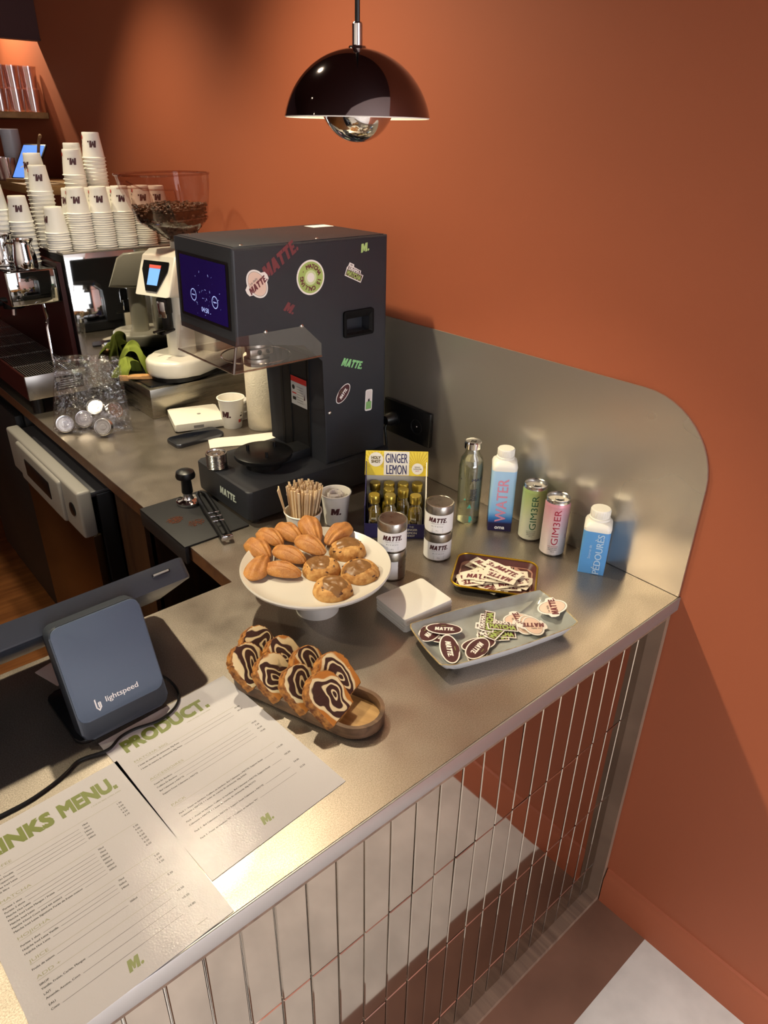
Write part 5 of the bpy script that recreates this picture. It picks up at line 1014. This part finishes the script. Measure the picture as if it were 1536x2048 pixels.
sh = shot(); SP = [(0.021, 0.080, 'gold-capped ginger shot in the back row, at its left end'), (0.053, 0.080, 'gold-capped ginger shot in the back row, second from its left end'), (0.085, 0.080, 'gold-capped ginger shot in the back row, second from its right end'), (0.117, 0.080, 'gold-capped ginger shot in the back row, at its right end'), (0.053, 0.049, 'gold-capped ginger shot in the middle row, left one'), (0.085, 0.049, 'gold-capped ginger shot in the middle row, right one'), (0.021, 0.018, 'gold-capped ginger shot in the front row, at its left end'), (0.056, 0.018, 'gold-capped ginger shot in the front row, in its middle'), (0.112, 0.018, 'gold-capped ginger shot in the front row, at its right end')]
for k, (x, y, lab) in enumerate(SP):
    p_ = CT @ Vector((x, y, 0.002))
    if k == 0: sh.location = (p_.x, p_.y, p_.z + H); sh.rotation_euler = (0, 0, BXA - 0.1); sh['label'] = lab
    else: dup(sh, p_, BXA - 0.2 + 0.1 * (k % 4), lab)
# ================================================================ matcha tins
TIN = steel_sheet('tin_metal', 'a09a92', 0.25, 0.36, 40, 0.05); LABW = mat('tin_label', 'ece9e6', 0.5)
def tin(back=False):
    t = thing('tea_tin', 'x', 'tin', (0, 0, 0), 0, 'matcha tins'); r = 0.030
    MB().lathe([(0, 0.001), (r - 0.003, 0), (r - 0.001, 0.002), (r - 0.001, 0.047), (0, 0.047)], TIN, 48).build('body', t)
    MB().lathe([(r - 0.0008, 0.047), (r, 0.0475), (r, 0.0625), (r - 0.001, 0.0645), (r - 0.003, 0.065), (r - 0.004, 0.0642), (0, 0.0642)], TIN, 48).build('lid', t)
    m = MB(); cm0 = cyl_map(r - 0.0006, -PI / 2, 0); cm = cyl_map(r - 0.0004, -PI / 2, 0)
    hw = 0.058 if not back else 0.024; n = 24
    vs = [cm0(-hw + 2 * hw * k / n, y) for y in (0.004, 0.0455) for k in range(n + 1)]; m.add(vs, [(k, k + 1, n + 2 + k, n + 1 + k) for k in range(n)], LABW)
    if not back:
        m.brand('MATTE.', 0.0108, BROWN, lambda x, y: cm(x, y + 0.0285), shear=0.2, w=0.040); m.text('CEREMONIAL GRADE', 0.0018, GREYP, lambda x, y: cm(x, y + 0.0245), 'c', sx=1.2); m.text('K I Y A S U', 0.0026, INK, lambda x, y: cm(x, y + 0.0185), 'c', sx=1.4)
        for x0, y0_, x1, y1_ in ((-0.026, 0.0148, 0.026, 0.0152), (-0.026, 0.006, 0.026, 0.0063), (-0.010, 0.006, -0.0097, 0.015), (0.012, 0.006, 0.0123, 0.015)): m.flat([(x0, y0_), (x1, y0_), (x1, y1_), (x0, y1_)], GREYP, cm)
        m.text('30 g', 0.0024, GREYP, lambda x, y: cm(x, y + 0.009), 'c')
    else:
        for k in range(9): m.text('matcha de c\u00e9r\u00e9monie'[:18 - (k * 5) % 7], 0.0016, INK, lambda x, y: cm(x - 0.019, y + 0.040 - 0.0036 * k))
    m.build('label', t, 'white printed paper label'); return t
tn = tin(); tb_ = tin(True)
def face(x, y): return math.atan2(-0.489 - y, -1.2126 - x) + PI / 2
for k, (x, y, z, lab, off) in enumerate([(-0.262, 0.418, 0.0655, 'upper tin of the two stacked beside the yellow box, at the right', -0.10), (-0.262, 0.418, 0, 'lower tin of the right-hand stack, label facing out', 0.10), (-0.387, 0.425, 0.0655, 'upper tin of the stack beside the cake stand', 0.02)]):
    if k == 0: tn.location = (x, y, z + H); tn.rotation_euler = (0, 0, face(x, y) + off); tn['label'] = lab
    else: dup(tn, (x, y, z), face(x, y) + off, lab)
tb_.location = (-0.387, 0.425, H); tb_.rotation_euler = (0, 0, face(-0.387, 0.425) - 0.35); tb_['label'] = 'lower tin beside the cake stand, showing small print'
# ================================================================ napkins
NAPM = mat('napkin_white', 'eeebe2', 0.85)
nc = ((Vector((-0.4860, 0.3497, 0)) + Vector((-0.3886, 0.2524, 0)) + Vector((-0.3802, 0.3403, 0)) + Vector((-0.5014, 0.2609, 0))) / 4)
e1 = Vector((-0.3886, 0.2524, 0)) - Vector((-0.5014, 0.2609, 0)); e2 = Vector((-0.4860, 0.3497, 0)) - Vector((-0.5014, 0.2609, 0)); na = math.atan2(e1.y, e1.x)
m = MB(); m.prism(rrect(e1.length, e2.length, 0.004), 0, 0.0031, NAPM, bev=0.0012); np0 = solo(m, 'napkin', 'folded white paper napkin in the square stack beside the stickers', 'napkin', (nc.x, nc.y, 0.0), na, 'folded napkins in the stack')
for k in range(1, 9): dup(np0, (nc.x + rnd.gauss(0, 0.0004), nc.y + rnd.gauss(0, 0.0004), 0.0032 * k), na + rnd.gauss(0, 0.004), 'folded white napkin on top of the square stack' if k == 8 else None, 'top napkin' if k == 8 else None)
# ================================================================ square tray with word stickers
q = [Vector((-0.2374, 0.3768, 0)), Vector((-0.1431, 0.2427, 0)), Vector((-0.3363, 0.3008, 0)), Vector((-0.2447, 0.1719, 0))]
SC = (q[0] + q[1] + q[2] + q[3]) / 4; ex = ((q[1] - q[0]) + (q[3] - q[2])) / 2; ey = ((q[0] - q[2]) + (q[1] - q[3])) / 2; sa = math.atan2(ex.y, ex.x); sw, sh_ = ex.length + 0.004, ey.length + 0.004
GLD = mat('gold_rim', 'b8921f', 0.3, 0.8); TPINK = mat('tray_dusty_pink', 'b48a7a', 0.35); TBR = mat('tray_brown', '5a3230', 0.35); TBK = mat('tray_black', '141112', 0.4)
t = thing('sticker_tray', 'square gold-rimmed tray patterned brown and pink, heaped with word stickers', 'tray', (SC.x, SC.y, 0), sa)
a_, b_ = rrect(sw - 0.016, sh_ - 0.016, 0.018, 6), rrect(sw, sh_, 0.024, 6); n_ = len(a_)
m = MB(); m.prism(a_, 0.0, 0.003, TPINK)
vs = [(p[0], p[1], 0.003) for p in a_] + [(p[0], p[1], 0.016) for p in b_] + [(p[0] * 1.006, p[1] * 1.006, 0.016) for p in b_] + [(p[0] * 1.01, p[1] * 1.01, 0.0) for p in a_]
m.add(vs, [(n_ + k, n_ + (k + 1) % n_, (k + 1) % n_, k) for k in range(n_)], TBR)
m.add(vs, [(2 * n_ + (k + 1) % n_, 2 * n_ + k, 3 * n_ + k, 3 * n_ + (k + 1) % n_) for k in range(n_)], TBK)
# printed pattern on the tray floor
fz = zz(0.0032); iw, ih = sw / 2 - 0.011, sh_ / 2 - 0.011
m.flat([(-iw, ih - 0.02), (-iw + 0.02, ih), (-iw + 0.045, ih - 0.0), (-iw + 0.01, ih - 0.045), (-iw, ih - 0.05)], TBR, fz); m.flat([(iw - 0.03, ih), (iw - 0.01, ih), (iw, ih - 0.012), (iw, ih - 0.035)], TBR, fz); m.flat([(-iw, -ih + 0.01), (-iw + 0.01, -ih), (-iw + 0.04, -ih), (-iw, -ih + 0.045)], TBR, fz); m.flat([(iw, -ih + 0.02), (iw, -ih + 0.06), (iw - 0.03, -ih + 0.035)], TBR, fz)
for k in range(12): m.flat([(-0.022 + 0.005 * k, ih - 0.018), (-0.0195 + 0.005 * k, ih - 0.018), (-0.0195 + 0.005 * k, ih), (-0.022 + 0.005 * k, ih)], TBK, zz(0.0033))
for k in range(8):
    r = 0.006 + 0.003 * k
    m.flat([(-iw + 0.016 + rr * math.cos(a), ih - 0.05 + rr * math.sin(a)) for rr, a in [(r, 0.2 + 0.2 * j) for j in range(8)] + [(r + 0.0008, 0.2 + 0.2 * j) for j in range(7, -1, -1)]], TBK, zz(0.0034))
    m.flat([(iw - 0.020 - rr * math.cos(a), -ih + 0.03 + rr * math.sin(a)) for rr, a in [(r, 0.2 + 0.2 * j) for j in range(8)] + [(r + 0.0008, 0.2 + 0.2 * j) for j in range(7, -1, -1)]], TBK, zz(0.0034))
m.build('pan', t)
MB().tube([(p[0] * 1.003, p[1] * 1.003, 0.016) for p in b_ + b_[:1]], 0.0021, GLD, 8).build('rim', t, 'gold rim')
ss = st_strip(1.28).build('sticker'); tag(ss, 'cream word sticker jumbled in the heap on the square tray', 'sticker', 'word stickers heaped on the square tray')
rs = random.Random(11); TM = Matrix.Translation((SC.x, SC.y, H)) @ Matrix.Rotation(sa, 4, 'Z')
lay = [(-0.028, 0.028, -25), (0.030, 0.022, 8), (0.040, 0.010, -8), (-0.036, 0.008, 40), (-0.030, -0.022, -12), (0.0, -0.030, -18), (0.018, -0.012, 170), (-0.010, 0.005, 160), (0.006, 0.026, -30), (-0.042, -0.008, 30), (0.020, -0.030, 10), (-0.015, -0.036, 150), (0.036, -0.010, -20), (0.0, 0.012, 200), (-0.022, -0.010, 75), (0.026, 0.004, -40), (-0.004, -0.020, 5), (-0.034, -0.032, 205), (0.010, -0.002, -15), (0.030, -0.022, 25), (-0.020, 0.022, -32), (0.004, 0.014, 152), (-0.028, -0.018, 8), (0.010, -0.018, 165), (0.020, 0.004, -30)]
for k, (x, y, a) in enumerate(lay):
    o = ss if k == 0 else ss.copy()
    if k: C.objects.link(o)
    rr = 1 - math.hypot(x, y) / 0.07
    o.matrix_world = TM @ Matrix.Translation((x * 1.08, y * 1.08, 0.0036 + 0.0011 * k * max(rr, 0.45))) @ Matrix.Rotation(math.radians(a), 4, 'Z') @ Matrix.Rotation(rs.gauss(0, 0.035), 4, 'X') @ Matrix.Rotation(rs.gauss(0, 0.03), 4, 'Y')
    if k == 24: o['label'] = 'cream word sticker lying uppermost across the heap on the square tray'; o['group'] = 'uppermost word sticker'
# ================================================================ stoneware platter with stickers
STO = mat('stoneware_glaze', 'a4a9a8', 0.14, var=0.12, vscale=16, var2='93948e'); STR = mat('stoneware_rim', '86693a', 0.3, var=0.4, vscale=60, var2='c9b98e'); STU = mat('stoneware_underside', 'e3e1dd', 0.3)
PC = Vector((-0.383, 0.149, 0)); pa = math.radians(-15.8); PL, PW = 0.284, 0.128
t = thing('platter', 'rectangular grey stoneware platter with ochre rim holding stickers', 'platter', (PC.x, PC.y, 0), pa)
def out_(k, n, s, z):
    u = k / n * 4; sd = int(u) % 4; f = u - int(u); b = math.sin(PI * f)
    L, W = PL / 2 * s, PW / 2 * s; c = [(-L, -W), (L, -W * 0.93), (L, W * 0.93), (-L, W)]; p0, p1 = c[sd], c[(sd + 1) % 4]
    x, y = p0[0] + (p1[0] - p0[0]) * f, p0[1] + (p1[1] - p0[1]) * f
    if sd in (0, 2): y += (-1 if sd == 0 else 1) * b * 0.006
    else: x += (1 if sd == 1 else -1) * b * 0.004
    cr = 0.5 - abs(f - 0.5); kk = max(0, 0.06 - cr) / 0.06
    return (x * (1 - 0.022 * kk), y * (1 - 0.05 * kk), z + (0.003 * kk))
N4 = 96
def ring(s, z): return [out_(k, N4, s, z) for k in range(N4)]
def band(m, rings, mm, flip=False):
    vs = [v for r in rings for v in r]; n = N4
    m.add(vs, [((i * n + k, i * n + (k + 1) % n, (i + 1) * n + (k + 1) % n, (i + 1) * n + k)) for i in range(len(rings) - 1) for k in range(n)], mm)
m = MB(); cen = [(0, 0, 0.0075)] * N4
rin = [ring(0.985, 0.0275), ring(0.95, 0.024), ring(0.86, 0.012), ring(0.78, 0.0085), ring(0.4, 0.0078)]
band(m, rin, STO); b0 = len(m.v); m.add(ring(0.4, 0.0078), [tuple(range(N4))], STO); m.build('dish', t)
m = MB(); band(m, [ring(1.0, 0.0268), ring(1.0, 0.028), ring(0.985, 0.0278)], STR); m.build('rim', t, 'ochre brown rim')
m = MB(); band(m, [ring(1.0, 0.0268), ring(0.9, 0.010), ring(0.76, 0.003), ring(0.74, 0.0)], STU); m.add(ring(0.74, 0.0), [tuple(reversed(range(N4)))], STU); m.build('underside', t, 'white underside')
def lay_st(proto, rows, grp):
    for k, (x, y, z, a, tx, ty, lab) in enumerate(rows):
        o = proto if k == 0 else proto.copy()
        if k: C.objects.link(o)
        tag(o, lab, 'sticker', grp); o.matrix_world = Matrix.Translation((x, y, z + H)) @ Matrix.Rotation(math.radians(tx), 4, 'X') @ Matrix.Rotation(math.radians(ty), 4, 'Y') @ Matrix.Rotation(math.radians(a), 4, 'Z')
oo = st_oval(1.0).build('sticker'); dd = st_daily(1.0).build('sticker'); rr_ = st_drama(0.95).build('sticker')
lay_st(oo, [(-0.4764, 0.2278, 0.0135, 60, 0, 10, 'brown oval sticker mostly covered, at the left end of the platter'), (-0.4784, 0.2091, 0.0150, -65, 0, 4, 'brown oval sticker showing its dark back of the heap'), (-0.4784, 0.2169, 0.0175, 20, 4, 8, 'brown oval sticker second from the top at the left rim of the platter'), (-0.4317, 0.1429, 0.0125, 160, 0, 0, 'brown oval sticker half under the front one on the platter'), (-0.4482, 0.1301, 0.0140, 205, 6, 0, 'white-edged oval sticker under the front brown oval'), (-0.4452, 0.1331, 0.0165, 195, 4, 2, 'brown oval sticker at the front edge of the platter, lettering inverted'), (-0.4549, 0.2053, 0.0205, -38, 0, 5, 'brown oval sticker uppermost at the left rim of the platter'), (-0.4854, 0.1614, 0.0185, 235, 8, -4, 'brown oval sticker standing upright in line with the platter front corner')], 'brown oval stickers on the platter')
lay_st(rr_, [(-0.3936, 0.1439, 0.0115, -35, 0, 0, 'stepped brown and green sticker lowest in its pile'), (-0.3765, 0.1412, 0.0130, -40, 4, 3, 'stepped green sticker fanned to the right of its pile'), (-0.3812, 0.1490, 0.0148, 12, -2, 0, 'stepped brown and green sticker in the middle of its pile'), (-0.3624, 0.1489, 0.0168, -42, 3, 4, 'stepped sticker second from the top of its pile'), (-0.3780, 0.1741, 0.0195, 38, 6, -2, 'stepped brown and green sticker on top of its pile')], 'stepped stickers on the platter')
lay_st(dd, [(-0.3208, 0.1469, 0.0105, 60, 0, 0, 'blank back of a pale sticker under the pink ovals'), (-0.3234, 0.1237, 0.0125, 120, 2, 0, 'pink oval sticker lowest in the right-hand pile'), (-0.3172, 0.1208, 0.0142, 150, 0, 2, 'pink oval sticker in the middle of the right-hand pile'), (-0.3200, 0.1119, 0.0165, 145, 3, 3, 'pink oval sticker with inverted lettering on top of the right-hand pile'), (-0.2591, 0.1175, 0.0270, 50, -3, -14, 'pink oval sticker resting on the right rim of the platter')], 'pink oval stickers on the platter')
# ================================================================ drinks by the splash plate
t = thing('glass_bottle', 'clear glass water bottle with steel cap, left of the drinks row', 'bottle', (-0.095, 0.486, 0), face(-0.095, 0.486))
MB().lathe([(0, 0.001), (0.024, 0), (0.0275, 0.004), (0.0275, 0.142), (0.0245, 0.160), (0.0165, 0.172), (0.0155, 0.186), (0.017, 0.188)], thin_glass('drink_glass', 'eef0e6', 0.10, 0.02, edge=0.6), 40).build('glass', t)
MB().lathe([(0, 0.004), (0.025, 0.004), (0.026, 0.008), (0.026, 0.140), (0.023, 0.158), (0, 0.160)], mat('bottle_water', 'dfe3cf', 0.03, trans=0.92, ior=1.2), 36).build('water', t, 'clear water')
MB().lathe([(0.0172, 0.184), (0.0195, 0.185), (0.0195, 0.198), (0.0175, 0.2005), (0.013, 0.1995), (0, 0.1995)], CHROME, 32).brand('M', 0.010, INK, lambda x, y: Vector((x, y - 0.005, 0.1998)), w=0.012).build('cap', t, 'steel cap')
TEAL = mat('print_teal', '4fb8a4', 0.4); NAVP = mat('print_navy', '232a4a', 0.4); m = MB(); cm = cyl_map(0.0277, -PI / 2, 0)
m.text('MATT', 0.0065, NAVP, lambda x, y: cm(x + 0.004, y + 0.112), 'l', w=0.036, bold=0.01); m.flat([(-0.024, 0.113), (-0.021, 0.113), (-0.0225, 0.117)], NAVP, cm)
for k in range(8): m.text('PURE EAU LOCALE'[:12 + k % 3], 0.0022, NAVP, lambda x, y: cm(x + 0.002, y + 0.090 - 0.0038 * k), 'l', w=0.017, bold=0.03)
for x, y, s in ((-0.012, 0.064, 0.5), (-0.003, 0.044, 1), (0.002, 0.012, 1)): m.flat([(x, y), (x + 0.010 * s, y), (x + 0.006 * s, y + 0.011 * s)], TEAL, cm)
m.flat([(-0.004, 0.034), (0.016, 0.034), (0.016, 0.0343), (-0.004, 0.0343)], NAVP, cm); m.flat([(0.003, 0.008), (0.008, 0.008), (0.008, 0.024), (0.003, 0.024)], TEAL, cm); m.build('print', t, 'teal and navy print')
def carton(name, lab, c, ang, w, hs, hc, bands, cap_r, paint):
    t = thing(name, lab, 'carton', (c[0], c[1], 0), ang); k = w / 2
    def sec(z, s, r): return [(p[0], p[1], z) for p in rrect(w * s, w * s, r, 4)]
    rings = [(0.0, 0.97, 0.002, 0)] + bands
    n = 20
    m = MB()
    for (z0, s0, r0, _), (z1, s1, r1, mm) in zip(rings, rings[1:]):
        vs = sec(z0, s0, r0) + sec(z1, s1, r1); nn = len(vs) // 2; m.add(vs, [(i, (i + 1) % nn, nn + (i + 1) % nn, nn + i) for i in range(nn)], mm)
    vs = sec(0, 0.97, 0.002); m.add(vs, [tuple(reversed(range(len(vs))))], rings[1][3]); m.build('body', t)
    wc = mat('carton_cap_white', 'efebe0', 0.35)
    sz, ss_, sr, _ = bands[-1]; m = MB(); vs = sec(sz, ss_, sr) + sec(sz + (hs - sz) * 0.35, ss_ * 1.02, sr) + sec(sz + (hs - sz) * 0.7, ss_ * 0.96, 0.014) + sec(hs, 0.74, w * 0.36); nn = len(vs) // 4
    m.add(vs, [(r * nn + i, r * nn + (i + 1) % nn, (r + 1) * nn + (i + 1) % nn, (r + 1) * nn + i) for r in range(3) for i in range(nn)] + [tuple(range(3 * nn, 4 * nn))], wc); m.build('shoulder', t, 'white plastic shoulder')
    m = MB(); m.lathe([(cap_r * 0.9, hs - 0.002), (cap_r * 1.08, hs), (cap_r * 1.08, hs + 0.004), (cap_r * 0.97, hs + 0.005), (cap_r, hs + 0.006), (cap_r, hc - 0.002), (cap_r * 0.94, hc), (0, hc)], wc, 36)
    for j in range(24): a = 2 * PI * j / 24; m.box((cap_r * math.cos(a), cap_r * math.sin(a), (hs + 0.006 + hc) / 2), (0.0012, 0.0012, hc - hs - 0.010), wc)
    m.build('cap', t, 'white ridged cap')
    m = MB(); m2 = MB(); paint(m, m2, lambda x, y: Vector((x, -w * 0.5 * 1.0 - 0.0006, y)), lambda x, y: Vector((-w * 0.5 - 0.0006, -x, y))); m.build('lettering', t); m2.build('side_print', t); return t
WPR = grad('water_print', [(0.0, '221a3e'), (0.020, '221a3e'), (0.024, '2b4f8f'), (0.034, '3d7fc0'), (0.048, '86b9e2'), (0.09, 'a3c8e6'), (0.15, 'a9cdea')], 0.4)
PNK = mat('print_pink', 'd98fa4', 0.45); DGR = mat('print_darkgreen', '40593f', 0.45)
def paintw(m, m2, f, g):
    V = lambda x, y: f(-y + 0.010, x)
    m.text('WATER', 0.024, PNK, lambda x, y: V(x + 0.024, y - 0.001), 'l', w=0.108, bold=0.02)
    m.text('oma', 0.009, WHITE, lambda x, y: f(x, y + 0.006), 'c', bold=0.03)
    for k in range(6): m2.text('source'[:3 + k % 3], 0.003, DGR, lambda x, y: g(-y - 0.005 + 0.0, x + 0.075 + 0.012 * k - 0.01), 'l')
    m2.flat([(-0.012, 0.100), (-0.006, 0.118), (-0.010, 0.122), (-0.016, 0.104)], DGR, g); m2.flat([(-0.018, 0.090), (-0.010, 0.104), (-0.012, 0.108)], DGR, g)
carton('water_carton', 'tall blue water carton with pink upright lettering', (-0.058, 0.421), -0.82, 0.055, 0.172, 0.195, [(0.022, 0.98, 0.002, WPR), (0.056, 1.0, 0.006, WPR), (0.12, 1.0, 0.008, WPR), (0.149, 1.0, 0.010, WPR)], 0.0185, paintw)
PB = mat('carton_blue', '5d9bd6', 0.4); PBT = mat('carton_print', 'b9d4ec', 0.45)
def paintp(m, m2, f, g):
    m.text('P\u00c9DOUR\u00c8S', 0.0135, PBT, lambda x, y: f(-y + 0.016, x + 0.002), 'l', w=0.092, bold=0.02); m.text('Source de', 0.0055, PBT, lambda x, y: f(-y - 0.006, x + 0.036), 'l', sx=1.0)
    for k in range(5): m2.text('eau de source naturelle'[:16 + k], 0.0026, WHITE, lambda x, y: g(-y - 0.014 + 0.007 * k - 0.006, x + 0.03), 'l')
carton('water_carton', 'short blue water carton with pale upright lettering, rightmost of the drinks', (-0.045, 0.176), -1.03, 0.054, 0.118, 0.141, [(0.03, 0.99, 0.003, PB), (0.06, 1.0, 0.005, PB), (0.098, 1.0, 0.010, PB)], 0.0195, paintp)
def can(lab, c, body, ink, ang):
    t = thing('drink_can', lab, 'can', (c[0], c[1], 0), ang); r = 0.0265
    zs = [(0.004, r), (0.120, r), (0.126, r * 0.97)]
    m = MB(); m.lathe([(0, 0.004), (0.018, 0.004), (0.020, 0.0), (0.023, 0.001), (r, 0.006)], ALU, 40)
    for (z0, a), (z1, b), mm in zip(zs, zs[1:], body): m.lathe([(a, max(z0, 0.006)), (b, z1)], mm, 48)
    m.build('body', t)
    m = MB(); m.lathe([(r * 0.97, 0.126), (r * 0.93, 0.1315), (r * 0.95, 0.133), (r * 0.92, 0.1345), (r * 0.86, 0.133), (r * 0.84, 0.129), (0, 0.129)], ALU, 40); m.prism(ell(0.010, 0.0065, 18, 0.003), 0.1305, 0.1315, ALU); m.cyl((-0.003, 0, 0.129), 0.0025, 0.0028, ALU, 10); m.build('lid', t, 'aluminium lid with ring pull')
    m = MB(); cm = cyl_map(r + 0.0003, -PI / 2, 0)
    V = lambda x, y: cm(-y + 0.008, x); m.text('GIM3ER', 0.0145, ink, lambda x, y: V(x + 0.031, y), 'l', w=0.084, cuts=6)
    for k, tx in enumerate(('AVEC GINGEMBRE', 'FREE FROM SUGAR', 'SPARKLING DRINK', '250 ml')): m.text(tx, 0.0022, INK if k else ink, lambda x, y: cm(x - 0.001, y + 0.026 - 0.0042 * k), 'c', w=(0.022, 0.020, 0.019, 0.008)[k])
    for k in range(5): m.text('fresh & wild'[:6 + k], 0.0045, ink, lambda x, y: cm(-y + 0.028 + 0.004 * k, x + 0.045 + 0.01 * k), 'l', sx=0.8, cuts=3)
    m.build('lettering', t); return t
g_ = grad('can_green_print', [(0.005, 'd9d8c4'), (0.05, 'cfd2b4'), (0.09, 'b9c68f'), (0.126, 'a2ba70')], 0.35, 0.25); p_ = grad('can_pink_print', [(0.005, 'dcd2cd'), (0.05, 'dbc8c6'), (0.09, 'd9b0b6'), (0.126, 'd4929f')], 0.35, 0.25)
can('pale green slim drink can with dark green lettering', (-0.043, 0.342), [g_, g_], mat('can_ink_green', '1f5a3c', 0.4), face(-0.043, 0.342) + 0.1)
can('pale pink slim drink can with red lettering', (-0.058, 0.270), [p_, p_], mat('can_ink_red', 'a3263c', 0.4), face(-0.058, 0.270) + 0.1)
# ================================================================ pendant lamp
px_, py_, pz_ = -0.438, 0.47, 0.821
t = thing('pendant_lamp', 'dark chrome dome pendant lamp with a mirror ball below, hanging over the counter', 'lamp', (px_, py_, pz_))
CHD = mat('dark_chrome', '968c90', 0.05, 1.0); RIMW = mat('lamp_white_inside', 'f2efe8', 0.5)
R_, rb_, hh_ = 0.1185, 0.110, 0.089
dome = []
for k in range(17): a = math.asin(min(1, rb_ / ((rb_ ** 2 + hh_ ** 2) / (2 * hh_)))) * (1 - k / 16); Rr = (rb_ ** 2 + hh_ ** 2) / (2 * hh_); dome.append((max(Rr * math.sin(a), 0.004 if k == 16 else 0), hh_ - Rr + Rr * math.cos(a)))
MB().lathe(dome, CHD, 64).build('upper_shade', t, 'dark chrome dome')
MB().lathe([(p[0] - 0.0015 if p[0] > 0.01 else p[0], p[1] - 0.0015) for p in reversed(dome)], RIMW, 64).lathe([(dome[0][0] - 0.002, -0.0012), (dome[0][0], 0.0)], RIMW, 64).build('inner_lining', t, 'white inside of the dome')
MB().lathe([(0, -0.034)] + [(0.056 * math.sin(a), 0.022 - 0.056 * math.cos(a)) for a in [PI * k / 24 for k in range(1, 15)]], CHROME, 48).build('lower_shade', t, 'mirror chrome ball')
MB().lathe([(0, 0.022 + 0.012), (0.050, 0.028), (0.054, 0.030)], RIMW, 40).build('reflector', t, 'white reflector')
MB().lathe([(0.014, 0.088), (0.012, 0.091), (0.0075, 0.092), (0.0075, 0.118), (0.006, 0.120), (0, 0.120)], CHROME, 28).build('cord_grip', t, 'chrome cord grip')
MB().tube([(0, 0, 0.118), (0, 0, CZ - pz_)], 0.0038, BLACK, 10).build('cord', t, 'black cord')
MB().ball((0, 0, 0.052), (0.016, 0.016, 0.016), mat('lamp_bulb', 'ffe9c8', 0.4, emit=1500.0), 16, 10).build('bulb', t)
